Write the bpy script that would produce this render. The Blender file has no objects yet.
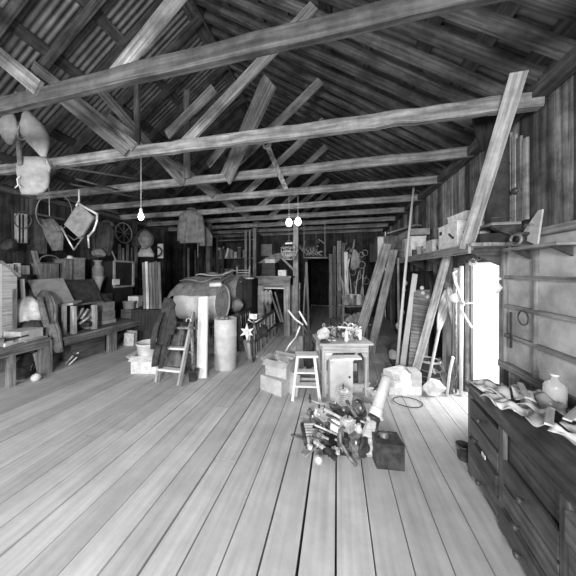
import bpy, bmesh, math, random
from mathutils import Vector, Matrix, noise as mnoise
random.seed(7)
V = Vector
PI = math.pi
C = bpy.context.scene.collection
# ------------------------------------------------------------------ survey of the place
# camera stands at the origin 1.55 m up, looking 14.57 degrees left of the barn's long axis (+Y)
YAW = math.atan(65/250); cc = math.cos(YAW); ss = math.sin(YAW); H = 1.55; FP = 250.0
def PD(px, py, d):
    r = (px-272)*d/FP
    return V((r*cc-d*ss, r*ss+d*cc, H-(py-272)*d/FP))
def FL(px, py, z=0.0): return PD(px, py, FP*(H-z)/(py-272))
def WX(px, py, x): return PD(px, py, x/((px-272)/FP*cc-ss))
def WY(px, py, y): return PD(px, py, y/((px-272)/FP*ss+cc))
RIGHT = V((cc, ss, 0)); FWD = V((-ss, cc, 0)); UP = V((0, 0, 1))

# ------------------------------------------------------------------ materials
def newmat(name):
    m = bpy.data.materials.new(name); m.use_nodes = True
    nt = m.node_tree; b = nt.nodes['Principled BSDF']
    return m, nt, b
def g3(v): return (v, v, v, 1)
def wood(name, g, var=0.35, rough=0.75, scale=1.0, stain=0.25, bump=0.25):
    m, nt, b = newmat(name); N = nt.nodes; L = nt.links
    uv = N.new('ShaderNodeUVMap'); mp = N.new('ShaderNodeMapping')
    mp.inputs['Scale'].default_value = (2.2*scale, 42*scale, 1)
    L.new(uv.outputs[0], mp.inputs[0])
    n1 = N.new('ShaderNodeTexNoise'); n1.inputs['Scale'].default_value = 1.0; n1.inputs['Detail'].default_value = 5
    L.new(mp.outputs[0], n1.inputs['Vector'])
    tc = N.new('ShaderNodeTexCoord')
    n2 = N.new('ShaderNodeTexNoise'); n2.inputs['Scale'].default_value = 3.5; n2.inputs['Detail'].default_value = 6; n2.inputs['Roughness'].default_value = .7
    L.new(tc.outputs['Object'], n2.inputs['Vector'])
    oi = N.new('ShaderNodeObjectInfo')
    r1 = N.new('ShaderNodeMapRange'); r1.inputs[1].default_value = .36; r1.inputs[2].default_value = .64
    r1.inputs[3].default_value = 1-var; r1.inputs[4].default_value = 1+var*.6
    L.new(n1.outputs[0], r1.inputs[0])
    r2 = N.new('ShaderNodeMapRange'); r2.inputs[1].default_value = .38; r2.inputs[2].default_value = .62
    r2.inputs[3].default_value = 1-stain; r2.inputs[4].default_value = 1+stain*.5
    L.new(n2.outputs[0], r2.inputs[0])
    r3 = N.new('ShaderNodeMapRange'); r3.inputs[3].default_value = .88; r3.inputs[4].default_value = 1.12
    L.new(oi.outputs['Random'], r3.inputs[0])
    a = N.new('ShaderNodeMath'); a.operation = 'MULTIPLY'; L.new(r1.outputs[0], a.inputs[0]); L.new(r2.outputs[0], a.inputs[1])
    a2 = N.new('ShaderNodeMath'); a2.operation = 'MULTIPLY'; L.new(a.outputs[0], a2.inputs[0]); L.new(r3.outputs[0], a2.inputs[1])
    at = N.new('ShaderNodeAttribute'); at.attribute_name = 'tone'
    a3 = N.new('ShaderNodeMath'); a3.operation = 'MULTIPLY'; L.new(a2.outputs[0], a3.inputs[0]); L.new(at.outputs['Fac'], a3.inputs[1])
    a4 = N.new('ShaderNodeMath'); a4.operation = 'MULTIPLY'; L.new(a3.outputs[0], a4.inputs[0]); a4.inputs[1].default_value = g
    L.new(a4.outputs[0], b.inputs['Base Color']); b.inputs['Roughness'].default_value = rough
    b.inputs['Specular IOR Level'].default_value = .25
    bp = N.new('ShaderNodeBump'); bp.inputs['Strength'].default_value = bump; bp.inputs['Distance'].default_value = .01
    L.new(n1.outputs[0], bp.inputs['Height']); L.new(bp.outputs[0], b.inputs['Normal'])
    return m
def stuffm(name, g, rough=0.7, var=0.2, scale=9.0, metal=0.0, bump=0.2, spec=.4):
    m, nt, b = newmat(name); N = nt.nodes; L = nt.links
    tc = N.new('ShaderNodeTexCoord')
    n2 = N.new('ShaderNodeTexNoise'); n2.inputs['Scale'].default_value = scale; n2.inputs['Detail'].default_value = 7; n2.inputs['Roughness'].default_value = .65
    L.new(tc.outputs['Object'], n2.inputs['Vector'])
    r2 = N.new('ShaderNodeMapRange'); r2.inputs[1].default_value = .38; r2.inputs[2].default_value = .62
    r2.inputs[3].default_value = g*(1-var); r2.inputs[4].default_value = min(.95, g*(1+var*.7))
    L.new(n2.outputs[0], r2.inputs[0]); L.new(r2.outputs[0], b.inputs['Base Color'])
    b.inputs['Roughness'].default_value = rough; b.inputs['Metallic'].default_value = metal
    b.inputs['Specular IOR Level'].default_value = spec
    if bump:
        bp = N.new('ShaderNodeBump'); bp.inputs['Strength'].default_value = bump; bp.inputs['Distance'].default_value = .01
        L.new(n2.outputs[0], bp.inputs['Height']); L.new(bp.outputs[0], b.inputs['Normal'])
    return m
M = {}
M['floor'] = wood('floor boards', .45, .13, .75, .5, .12, .12)
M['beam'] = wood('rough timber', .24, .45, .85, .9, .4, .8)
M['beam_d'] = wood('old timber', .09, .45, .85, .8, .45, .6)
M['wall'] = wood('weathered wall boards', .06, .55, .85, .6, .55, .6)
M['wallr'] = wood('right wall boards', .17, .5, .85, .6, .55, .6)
M['rafter'] = wood('rafter timber', .095, .5, .85, .8, .45, .5)
M['wood'] = wood('bench wood', .24, .5, .7, .8, .3, .3)
M['wood_l'] = wood('pale wood', .48, .35, .65, .8, .2, .25)
M['wood_d'] = wood('dark wood', .05, .5, .6, .8, .3, .3)
M['wood_k'] = wood('cabinet wood', .075, .45, .4, .8, .4, .2)
M['white_wood'] = wood('painted white wood', .78, .1, .6, .8, .12, .1)
M['paper'] = stuffm('paper', .7, .8, .22, 14)
M['white'] = stuffm('white enamel', .75, .4, .15, 8, 0, .05)
M['card'] = stuffm('cardboard', .5, .8, .2, 6)
M['cloth_l'] = stuffm('pale canvas', .38, .9, .25, 7, 0, .5)
M['cloth'] = stuffm('grey cloth', .17, .95, .35, 9, 0, .6)
M['cloth_d'] = stuffm('dark cloth', .055, .95, .4, 9, 0, .6)
M['tank'] = stuffm('pale painted steel', .60, .5, .18, 5, 0, .1)
M['steel'] = stuffm('bright steel', .72, .35, .3, 14, .3, .2)
M['steel_m'] = stuffm('worn steel', .22, .45, .6, 20, .3, .3)
M['iron'] = stuffm('dark iron', .07, .5, .5, 14, .3, .3)
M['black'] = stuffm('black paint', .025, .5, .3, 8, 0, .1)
M['tin'] = stuffm('corrugated metal', .13, .5, .4, 3, .4, .2)
M['rubber'] = stuffm('rubber', .04, .7, .3, 9, 0, .1)
M['rope'] = stuffm('rope', .35, .95, .4, 40, 0, .6)
M['mid'] = stuffm('grey paint', .3, .6, .3, 9, 0, .15)
M['grime'] = stuffm('dirty window pane', .42, .5, .3, 4, 0, .1)
M['void'] = stuffm('earth under floor', .02, .95, .3, 5, 0, .1)
mg, nt, b = newmat('clear glass'); b.inputs['Base Color'].default_value = (.8, .8, .8, 1); b.inputs['Roughness'].default_value = .08
b.inputs['Transmission Weight'].default_value = .6; M['glass'] = mg
ml, nt, b = newmat('lit bulb'); b.inputs['Emission Color'].default_value = (1, 1, 1, 1); b.inputs['Emission Strength'].default_value = 14; M['bulb'] = ml

# ------------------------------------------------------------------ mesh builder
class MB:
    def __init__(s, m=None):
        s.bm = bmesh.new(); s.m = m or Matrix.Identity(4)
        s.uv = s.bm.loops.layers.uv.new('UVMap'); s.tn = s.bm.verts.layers.float.new('tone'); s.tone = 1.0
    def vert(s, p):
        v = s.bm.verts.new(s.m @ V(p)); v[s.tn] = s.tone; return v
    def face(s, vs, uvs=None, smooth=False):
        try: f = s.bm.faces.new(vs)
        except ValueError: return None
        f.smooth = smooth
        if uvs:
            for l, u in zip(f.loops, uvs): l[s.uv].uv = u
        return f
    def hexa(s, P, du=None):
        # P: 8 points, 0-3 start cap, 4-7 end cap (same winding); u runs start -> end
        vs = [s.vert(p) for p in P]
        Lg = (V(P[4])-V(P[0])).length; o = random.random()*20; o2 = random.random()*5
        w1 = (V(P[1])-V(P[0])).length; w2 = (V(P[2])-V(P[1])).length
        acc = o2
        for i in range(4):
            j = (i+1) % 4; w = w1 if i % 2 == 0 else w2
            s.face([vs[i], vs[j], vs[4+j], vs[4+i]], [(o, acc), (o, acc+w), (o+Lg, acc+w), (o+Lg, acc)]); acc += w
        s.face([vs[3], vs[2], vs[1], vs[0]], [(o, o2), (o, o2+w1), (o+.02, o2+w1), (o+.02, o2)])
        s.face([vs[4], vs[5], vs[6], vs[7]], [(o, o2), (o, o2+w1), (o+.02, o2+w1), (o+.02, o2)])
        return s
    def bar(s, a, b, w, h=None, up=None, w2=None, h2=None, segs=1, jit=0):
        a = V(a); b = V(b); h = w if h is None else h; w2 = w if w2 is None else w2; h2 = h if h2 is None else h2
        d = (b-a).normalized(); up = V(up) if up is not None else (UP if abs(d.z) < .95 else V((0, 1, 0)))
        x = d.cross(up).normalized(); y = x.cross(d).normalized()
        if segs == 1 and not jit:
            P = [a+x*sx*w/2+y*sy*h/2 for sx, sy in ((-1, -1), (1, -1), (1, 1), (-1, 1))]
            Q = [b+x*sx*w2/2+y*sy*h2/2 for sx, sy in ((-1, -1), (1, -1), (1, 1), (-1, 1))]
            return s.hexa(P+Q)
        rings = []; o = random.random()*20; Lg = (b-a).length
        prof = [(-1, -.7), (-.7, -1), (.7, -1), (1, -.7), (1, .7), (.7, 1), (-.7, 1), (-1, .7)]
        for k in range(segs+1):
            t = k/segs; c = a.lerp(b, t); ww = w+(w2-w)*t; hh = h+(h2-h)*t
            off = V((random.uniform(-jit, jit), random.uniform(-jit, jit), random.uniform(-jit, jit)))
            rings.append([s.vert(c+off*.6+x*(px*ww/2+random.uniform(-jit, jit)*.5)+y*(py*hh/2+random.uniform(-jit, jit)*.5)) for px, py in prof])
        n = 8
        for k in range(segs):
            for i in range(n):
                j = (i+1) % n; v0 = i*.05; v1 = (i+1)*.05
                s.face([rings[k][i], rings[k][j], rings[k+1][j], rings[k+1][i]], [(o+Lg*k/segs, v0), (o+Lg*k/segs, v1), (o+Lg*(k+1)/segs, v1), (o+Lg*(k+1)/segs, v0)])
        s.face(rings[0][::-1]); s.face(rings[-1]); return s
    def box(s, c, sz, rz=0, tilt=None, taper=1.0):
        c = V(c); m = Matrix.Rotation(rz, 4, 'Z')
        if tilt: m = m @ Matrix.Rotation(tilt[0], 4, 'X') @ Matrix.Rotation(tilt[1], 4, 'Y')
        ax = max(range(3), key=lambda i: sz[i]); i1, i2 = [(1, 2), (2, 0), (0, 1)][ax]
        P = []
        for e in (-1, 1):
            for q, r in ((-1, -1), (1, -1), (1, 1), (-1, 1)):
                p = [0, 0, 0]; p[ax] = e*sz[ax]/2; p[i1] = q*sz[i1]/2; p[i2] = r*sz[i2]/2
                if taper != 1.0 and p[2] > 0: p[0] *= taper; p[1] *= taper
                P.append(c+m @ V(p))
        P = P[:4]+P[4:]
        return s.hexa(P)
    def lathe(s, prof, org=(0, 0, 0), axis=(0, 0, 1), n=20, sx=1, smooth=True, cap=True):
        # prof: list of (radius, height along axis)
        org = V(org); ax = V(axis).normalized(); t = V((1, 0, 0)) if abs(ax.x) < .8 else V((0, 1, 0))
        u = ax.cross(t).normalized(); w = ax.cross(u).normalized(); u, w = w, u
        rings = []
        for r, h in prof:
            rings.append([s.vert(org+ax*h+u*math.cos(2*PI*i/n)*r*sx+w*math.sin(2*PI*i/n)*r) for i in range(n)])
        for k in range(len(rings)-1):
            for i in range(n):
                j = (i+1) % n
                s.face([rings[k][i], rings[k][j], rings[k+1][j], rings[k+1][i]], [(prof[k][1], i*.1), (prof[k][1], i*.1+.1), (prof[k+1][1], i*.1+.1), (prof[k+1][1], i*.1)], smooth)
        if cap:
            if prof[0][0] > 1e-4: s.face(rings[0][::-1])
            if prof[-1][0] > 1e-4: s.face(rings[-1])
        return s
    def tube(s, pts, r, n=8, closed=False, r2=None, smooth=True):
        pts = [V(p) for p in pts]; N = len(pts); rings = []; prev = None
        for k in range(N):
            if closed: d = (pts[(k+1) % N]-pts[k-1]).normalized()
            else: d = (pts[min(k+1, N-1)]-pts[max(k-1, 0)]).normalized()
            if prev is None:
                t = UP if abs(d.z) < .9 else V((1, 0, 0)); x = d.cross(t).normalized()
            else: x = (prev-d*prev.dot(d)).normalized()
            prev = x; y = d.cross(x); rr = r if r2 is None else r+(r2-r)*k/max(1, N-1)
            rings.append([s.vert(pts[k]+x*math.cos(2*PI*i/n)*rr+y*math.sin(2*PI*i/n)*rr) for i in range(n)])
        for k in range(N if closed else N-1):
            a = rings[k]; b = rings[(k+1) % N]
            for i in range(n):
                j = (i+1) % n
                s.face([a[i], a[j], b[j], b[i]], [(k*.1, i*.02), (k*.1, i*.02+.02), (k*.1+.1, i*.02+.02), (k*.1+.1, i*.02)], smooth)
        if not closed: s.face(rings[0][::-1]); s.face(rings[-1])
        return s
    def ring(s, c, R, r, axis=(0, 0, 1), n=28, m=6, sx=1.0):
        c = V(c); ax = V(axis).normalized(); t = V((0, 0, 1)) if abs(ax.z) < .8 else V((0, 1, 0))
        u = ax.cross(t).normalized(); w = u.cross(ax).normalized()
        return s.tube([c+u*math.cos(2*PI*i/n)*R*sx+w*math.sin(2*PI*i/n)*R for i in range(n)], r, m, True)
    def loft(s, secs, n=18, lump=0.0, U=None, W=None, folds=0, fold_d=.1, sd=0, pw=1.0):
        # secs: (centre, rx, ry): closed cloth-like body through elliptical sections
        U = U or RIGHT; W = W or FWD; rings = []
        for k, (c, rx, ry) in enumerate(secs):
            ring = []
            for i in range(n):
                a = 2*PI*i/n; ca = math.cos(a); sa = math.sin(a)
                f = 1+(fold_d*math.sin(folds*a+k*.35+sd) if folds else 0)
                ca = math.copysign(abs(ca)**pw, ca); sa = math.copysign(abs(sa)**pw, sa)
                p = V(c)+U*ca*rx*f+W*sa*ry*f
                if lump: p += mnoise.noise_vector(p*6+V((sd, sd, sd)))*lump
                ring.append(s.vert(p))
            rings.append(ring)
        for k in range(len(rings)-1):
            for i in range(n):
                j = (i+1) % n
                s.face([rings[k][i], rings[k][j], rings[k+1][j], rings[k+1][i]], None, True)
        s.face(rings[0][::-1]); s.face(rings[-1]); return s
    def slab(s, pts, nrm, th):
        # a flat board with the outline pts, th thick along nrm
        nrm = V(nrm).normalized(); a = [s.vert(V(p)) for p in pts]; b = [s.vert(V(p)+nrm*th) for p in pts]
        n = len(a)
        L0 = V(pts[0]); ux = (V(pts[1])-L0).normalized(); uy = nrm.cross(ux)
        uvs = [((V(p)-L0).dot(ux), (V(p)-L0).dot(uy)) for p in pts]
        s.face(a[::-1], uvs[::-1]); s.face(b, uvs)
        for i in range(n):
            j = (i+1) % n; s.face([a[i], a[j], b[j], b[i]])
        return s
    def sheet(s, fn, nu, nv, th=.006):
        g = [[s.vert(fn(i/nu, j/nv)) for j in range(nv+1)] for i in range(nu+1)]
        h = [[s.vert(fn(i/nu, j/nv)+V((0, 0, -th))) for j in range(nv+1)] for i in range(nu+1)]
        for i in range(nu):
            for j in range(nv):
                s.face([g[i][j], g[i+1][j], g[i+1][j+1], g[i][j+1]], None, True)
                s.face([h[i][j+1], h[i+1][j+1], h[i+1][j], h[i][j]], None, True)
        for i in range(nu):
            s.face([g[i][0], h[i][0], h[i+1][0], g[i+1][0]]); s.face([g[i+1][nv], h[i+1][nv], h[i][nv], g[i][nv]])
        for j in range(nv):
            s.face([g[0][j+1], h[0][j+1], h[0][j], g[0][j]]); s.face([g[nu][j], h[nu][j], h[nu][j+1], g[nu][j+1]])
        return s

def _mesh(name, mb, mat, org):
    bm = mb.bm
    bmesh.ops.recalc_face_normals(bm, faces=bm.faces)
    for v in bm.verts: v.co -= org
    me = bpy.data.meshes.new(name); bm.to_mesh(me); bm.free()
    me.materials.append(mat if not isinstance(mat, str) else M[mat])
    return me
def thing(name, label, cat, loc, group=None):
    o = bpy.data.objects.new(name, None); C.objects.link(o); o.location = V(loc); o.empty_display_size = .1
    o['label'] = label; o['category'] = cat
    if group: o['group'] = group
    o['rx'] = list(V(loc)); return o
def part(t, name, mb, mat, label=None):
    o = bpy.data.objects.new(name, _mesh(name, mb, mat, V(t['rx']))); C.objects.link(o); o.parent = t; o['rx'] = list(V(t['rx']))
    if label: o['label'] = label
    return o
def solo(name, label, cat, mb, mat, group=None, kind=None):
    vs = [v.co for v in mb.bm.verts]; lo = V((min(v.x for v in vs), min(v.y for v in vs), min(v.z for v in vs))); hi = V((max(v.x for v in vs), max(v.y for v in vs), max(v.z for v in vs)))
    org = V(((lo.x+hi.x)/2, (lo.y+hi.y)/2, lo.z))
    o = bpy.data.objects.new(name, _mesh(name, mb, mat, org)); C.objects.link(o); o.location = org; o['rx'] = list(org)
    o['label'] = label; o['category'] = cat
    if group: o['group'] = group
    if kind: o['kind'] = kind
    return o
def struct(name, mb, mat, parent=None):
    if parent is not None: return part(parent, name, mb, mat)
    o = bpy.data.objects.new(name, _mesh(name, mb, mat, V((0, 0, 0)))); C.objects.link(o); o['kind'] = 'structure'; o['rx'] = [0, 0, 0]
    return o
def TM(loc, rz=0, rx=0, ry=0, s=1):
    return Matrix.Translation(V(loc)) @ Matrix.Rotation(rz, 4, 'Z') @ Matrix.Rotation(rx, 4, 'X') @ Matrix.Rotation(ry, 4, 'Y') @ Matrix.Diagonal((s, s, s, 1))
# ------------------------------------------------------------------ setting
XL, XR, YB, YF = -5.6, 1.6, 9.3, -1.8
XM = (XL+XR)/2; EV = 3.06; T = .68
def roofz(x): return EV+(abs(XR-XM)-abs(x-XM))*T
# floor boards
mb = MB(); x = XL-.1; P0 = .197; x0 = -.004
k0 = int((XL-.2-x0)/P0)-1
for k in range(k0, int((XR+.2-x0)/P0)+2):
    y = YF+random.uniform(-3.5, 0)
    gap = random.choice([.005, .007, .009, .014, .017])
    while y < YB+2.6:
        L = random.uniform(3.2, 4.9); y0 = max(y, YF); y1 = min(y+L, YB+2.6)
        if y1 > y0+.05:
            mb.tone = random.uniform(.86, 1.12); dz = random.uniform(-.003, .002)
            mb.hexa([(x0+k*P0+gap/2, y0, -.04), (x0+(k+1)*P0-gap/2, y0, -.04), (x0+(k+1)*P0-gap/2, y0, dz), (x0+k*P0+gap/2, y0, dz),
                     (x0+k*P0+gap/2, y1-.005, -.04), (x0+(k+1)*P0-gap/2, y1-.005, -.04), (x0+(k+1)*P0-gap/2, y1-.005, dz), (x0+k*P0+gap/2, y1-.005, dz)])
        y += L
fl = struct('floor', mb, 'floor')
mb = MB(); mb.box((XM, (YF+YB)/2+1.3, -.1), (XR-XL+.6, YB-YF+3, .06)); struct('ground_bed', mb, 'void', fl)

def boards_x(mb, xw, y0, y1, z0, z1, outward, holes=(), w=.2, tm=(.6, 1.35)):
    y = y0
    while y < y1-.01:
        ww = w*random.uniform(.8, 1.25); ye = min(y+ww, y1); off = random.uniform(0, .012); mb.tone = random.uniform(*tm)
        spans = [(z0, z1)]
        for (ha, hb, hz0, hz1) in holes:
            if ye > ha+.01 and y < hb-.01:
                if y < ha-.01: ye = ha
                elif ye > hb+.01: ye = hb
                spans2 = []
                if y >= ha-.011 and ye <= hb+.011:
                    for (a, b) in spans:
                        if hz0 > a: spans2.append((a, min(b, hz0)))
                        if hz1 < b: spans2.append((max(a, hz1), b))
                    spans = spans2
        for a, b in spans:
            if b-a > .01: mb.box((xw+outward*(.012+off), (y+ye)/2, (a+b)/2), (.024, ye-y-.006, b-a))
        y = ye
DY0, DY1, DZ = 3.05, 3.76, 1.66
W0, W1, WZ0, WZ1 = 1.95, 2.98, .62, 1.90
holes = [(DY0, DY1, 0, DZ), (W0, W1, WZ0, WZ1)]
mb = MB(); boards_x(mb, XR, YF, YB, 0, EV+.02, 1, holes, .17, (.35, 1.7)); wr = struct('wall_right', mb, 'wallr')
mb = MB(); mb.tone = .35
for a, b, z0, z1 in ((YF, W0, 0, EV), (W0, W1, 0, WZ0), (W0, W1, WZ1, EV), (W1, DY0, 0, EV), (DY0, DY1, DZ, EV), (DY1, YB, 0, EV)):
    mb.box((XR+.06, (a+b)/2, (z0+z1)/2), (.02, b-a, z1-z0))
struct('outer_cladding', mb, 'wall', wr)
mb = MB()
for y in (6.6, 8.2): mb.box((XR-.03, y, EV/2), (.07, .09, EV))
struct('studs', mb, 'wallr', wr)
mb = MB(); boards_x(mb, XL, YF, YB, 0, EV+.02, -1, (), .2); wl = struct('wall_left', mb, 'wall')
mb = MB(); mb.tone = .35; mb.box((XL-.06, (YF+YB)/2, EV/2), (.02, YB-YF, EV)); struct('outer_cladding', mb, 'wall', wl)
mb = MB()
for y in (1.0, 2.2, 3.45, 4.7, 5.9, 7.1, 8.3): mb.box((XL+.04, y, EV/2), (.08, .1, EV))
struct('studs', mb, 'beam_d', wl)
for nm, xx in (('trim_1', XL+.06), ('trim_2', XR-.06)):
    mb = MB(); mb.bar((xx, YF, EV-.09), (xx, YB, EV-.09), .1, .09); struct(nm, mb, 'beam_d')
# back wall with the passage opening, gable above
def gable(mb, y, holes, w=.18, z0=0, tm=(.6, 1.35)):
    x = XL
    while x < XR-.01:
        ye = min(x+w*random.uniform(.8, 1.2), XR); mb.tone = random.uniform(*tm)
        segs = [(0, roofz((x+ye)/2)-.02)]
        for (a, b, h) in holes:
            if ye > a+.01 and x < b-.01:
                if x < a-.01: ye = a
                else: ye = min(ye, b) if ye > b+.01 else ye; segs = [(h, roofz((x+ye)/2)-.02)]
        for s0, s1 in segs: mb.box(((x+ye)/2, y+random.uniform(0, .01), (s0+s1)/2), (ye-x-.006, .024, s1-s0))
        x = ye
mb = MB(); gable(mb, YB, [(-1.05, -.12, 2.02)], tm=(.7, 1.5)); wbk = struct('wall_back', mb, 'wall')
mb = MB(); mb.tone = .5; mb.slab([(XL, YB+.03, 0), (-1.05, YB+.03, 0), (-1.05, YB+.03, 2.02), (-.12, YB+.03, 2.02), (-.12, YB+.03, 0), (XR, YB+.03, 0), (XR, YB+.03, roofz(XR)+.12), (XM, YB+.03, roofz(XM)+.12), (XL, YB+.03, roofz(XL)+.12)], (0, 1, 0), .02); struct('outer_cladding', mb, 'wall', wbk)
mb = MB(); mb.box((-1.05-.05, YB-.03, 1.05), (.09, .06, 2.1)); mb.box((-.12+.05, YB-.03, 1.05), (.09, .06, 2.1)); mb.box((-.585, YB-.035, 2.07), (1.15, .06, .1)); struct('trim_3', mb, 'beam_d')
mb = MB(); mb.tone = .5
mb.box((-1.2, YB+1.3, 1.1), (.04, 2.6, 2.2)); mb.box((.05, YB+1.3, 1.1), (.04, 2.6, 2.2)); mb.box((-.58, YB+2.6, 1.1), (1.3, .04, 2.2)); mb.box((-.58, YB+1.3, 2.2), (1.3, 2.6, .04))
struct('wall_passage', mb, 'wall')
# front gable behind the camera with a wide unseen opening added for the front lamps
mb = MB(); gable(mb, YF, [(-4.6, 1.2, 2.75)]); struct('wall_front', mb, 'wall')
# roof: corrugated sheets, purlins, rafters
Y0R, Y1R = YF-.1, YB+.1
def roof_side(sgn):
    m = MB(); xe = XM+sgn*(XR-XM+.25); n = 2; pitch = .076; ny = int((Y1R-Y0R)/pitch*6)
    rows = []
    for j in range(ny+1):
        y = Y0R+(Y1R-Y0R)*j/ny; dz = .015*math.sin(2*PI*y/pitch)
        rows.append([m.vert((XM, y, roofz(XM)+.13+dz)), m.vert((xe, y, roofz(xe)+.13+dz))])
    for j in range(ny): m.face([rows[j][0], rows[j][1], rows[j+1][1], rows[j+1][0]], None, True)
    for j in range(ny+1): pass
    return m
ce = struct('ceiling', roof_side(-1), 'tin'); 
bo = struct('roof_sheets', roof_side(1), 'tin', ce)
for sgn in (-1, 1):
    dx = .16; i = 0
    while dx < XR-XM+.1:
        x = XM+sgn*dx; m = MB(); m.tone = random.uniform(.6, 1.25)
        nrm = V((sgn*T, 0, 1)).normalized()
        m.bar((x, Y0R, roofz(x)+.105), (x, Y1R, roofz(x)+.105), .15, .022, up=nrm); struct('purlin', m, 'rafter', ce); dx += random.choice([.34, .38, .42, .5])*(1.0 if sgn > 0 else 1.75); i += 1
TY = [.55, 1.50, 2.47, 3.48, 4.40, 5.36, 6.32, 7.28, 8.24, 9.10]
ya = [Y0R+.1, -.9, -.2]+[TY[i]+(TY[i+1]-TY[i])*f for i in range(len(TY)-1) for f in (.27, .5, .75)]
for y in ya:
    for sgn in (-1, 1):
        if sgn < 0 and not any(abs(y-(TY[i]+TY[i+1])/2) < .02 for i in range(len(TY)-1)): continue
        m = MB(); m.tone = random.uniform(.7, 1.3); xe = XM+sgn*(XR-XM+.1)
        m.bar((XM, y, roofz(XM)+.03), (xe, y, roofz(xe)+.03), .05, .11); struct('rafter', m, 'rafter', ce)
m = MB(); m.bar((XM, Y0R, roofz(XM)-.0), (XM, Y1R, roofz(XM)-.0), .03, .16); struct('ridge_board', m, 'rafter', ce)

# trusses
ordn = ['outermost, above and behind the viewpoint', 'overhead, its rough beam cut off at the upper left corner', 'with the thickest knotty tie beam, rising nearest across the picture', 'second tie beam back from the knotty one', 'third tie beam back from the knotty one, below crossing braces',
        'fourth tie beam back, where the work jacket hangs', 'fifth tie beam back from the knotty one', 'sixth tie beam back, close below the far ones', 'last but one before the back wall', 'hard against the back wall boards']
for i, y in enumerate(TY):
    t = thing('roof_truss', 'rough timber roof truss '+ordn[i], 'truss', (XM, y, 2.9), 'roof trusses')
    b = MB(); zl = 2.98
    if i == 2: b.bar((XL+.02, y, zl+.03), (XR-.02, y, zl-.06), .085, .125, segs=40, jit=.010)
    else: b.bar((XL+.02, y, zl), (XR-.02, y, zl), .065, .12, segs=24, jit=.007)
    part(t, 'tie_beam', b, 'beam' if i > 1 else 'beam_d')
    for sgn in (-1, 1):
        b = MB(); xe = XM+sgn*(XR-XM-.03); b.bar((XM+sgn*.02, y, roofz(XM)+.02), (xe, y, roofz(xe)+.04), .05, .13); part(t, 'rafter', b, 'rafter')
        b = MB(); xa = XM+sgn*.28; dx = 1.5 if i != 2 or sgn > 0 else 1.62
        b.tone = 1.2 if sgn > 0 else .9
        b.bar((xa, y+.05*sgn, 3.0), (xa+sgn*dx, y+.05*sgn, 3.0+dx*.80), .03, .12); part(t, 'brace', b, 'beam')
def plank(name, label, a, b, w, th, mat='beam', cat='board', up=None, group=None, tone=1):
    m = MB(); m.tone = tone; m.bar(a, b, w, th, up=up); return solo(name, label, cat, m, mat, group)
plank('brace_board', 'square-ended pale board slanting down leftwards above the knotty beam', PD(214, 88, 3.3), PD(167, 135, 3.55), .03, .13, cat='board', tone=1.5)
plank('brace_board', 'widest plank slanting down behind the knotty beam at top centre', PD(270, 80, 2.75), PD(226, 178, 3.72), .26, .03, up=(0, -1, .2), tone=.9)
plank('brace_board', 'short pale board just under the knotty beam, beside the widest plank', PD(226, 143, 3.9), PD(208, 165, 4.1), .03, .12, tone=1.2)
plank('brace_board', 'long brace crossing behind the knotty beam to the second tie beam', PD(95, 84, 3.0), PD(183, 184, 3.9), .03, .11, tone=.8)
plank('brace_board', 'dark brace slanting down right from the top left corner', PD(50, 88, 2.8), PD(128, 152, 2.93), .04, .13, tone=.75)
plank('knee_board', 'short dark board standing under the right end of the knotty beam', PD(477, 112, 2.42), PD(487, 150, 2.42), .1, .03, 'beam_d', up=(0, 1, 0), tone=.4)
plank('hanger_board', 'dark vertical hanger board above the left part of the knotty beam', PD(137, 80, 3.35), PD(137, 152, 3.35), .08, .03, 'beam_d', up=(0, 1, 0), tone=1.2)
plank('hanger_board', 'vertical hanger board between the knotty beam and the second one, left of centre', PD(187, 90, 3.85), PD(187, 178, 3.85), .10, .03, 'beam', up=(0, 1, 0), tone=.7)
# steel plate with a hole and a hook
m = MB(); a = WY(267, 145, 3.40); b = WY(286, 189, 3.40); m.bar(a, b, .012, .075, up=(0, 0, 1), h2=.06)
m.ring(a, .05, .018, (0, 1, 0), 24, 8); solo('steel_strap', 'pale steel strap with a round eye hung behind the second tie beam', 'strap', m, 'steel_m')
# light bulbs
def bulb(px, py, d, ztop, label, group=None, k=1.0):
    p = PD(px, py, d); t = thing('light_bulb', label, 'light bulb', p+V((0, 0, -.05)), group)
    b = MB(); b.lathe([(r_*k, h_*k if h_ < .05 else h_) for r_, h_ in [(.0, -.034), (.014, -.032), (.026, -.02), (.031, 0), (.028, .018), (.019, .038), (.014, .052)]], p, n=16); part(t, 'bulb', b, 'bulb', 'lit glass bulb')
    b = MB(); b.lathe([(.016, .05), (.018, .06), (.018, .09), (.008, .105)], p, n=14); part(t, 'socket', b, 'white')
    b = MB(); b.tube([p+V((0, 0, .1)), V((p.x, p.y, ztop))], .0025, 6); part(t, 'cord', b, 'white')
    l = bpy.data.lights.new('bulb light', 'POINT'); l.energy = 7*k*k; l.shadow_soft_size = .03; lo = bpy.data.objects.new('bulb_light', l); C.objects.link(lo); lo.location = (p.x, p.y, p.z-.06)
bulb(141, 217, 2.95, 2.9, 'bare lit bulb hanging on a long cord at the left, under the knotty beam')
bulb(289, 223, 4.5, 2.95, 'left one of the two lit bulbs side by side under the far beams', 'twin bulbs under the tie beams', 1.8)
bulb(298, 222, 4.5, 2.95, 'right one of the two lit bulbs side by side under the far beams', 'twin bulbs under the tie beams', 1.8)
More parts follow.
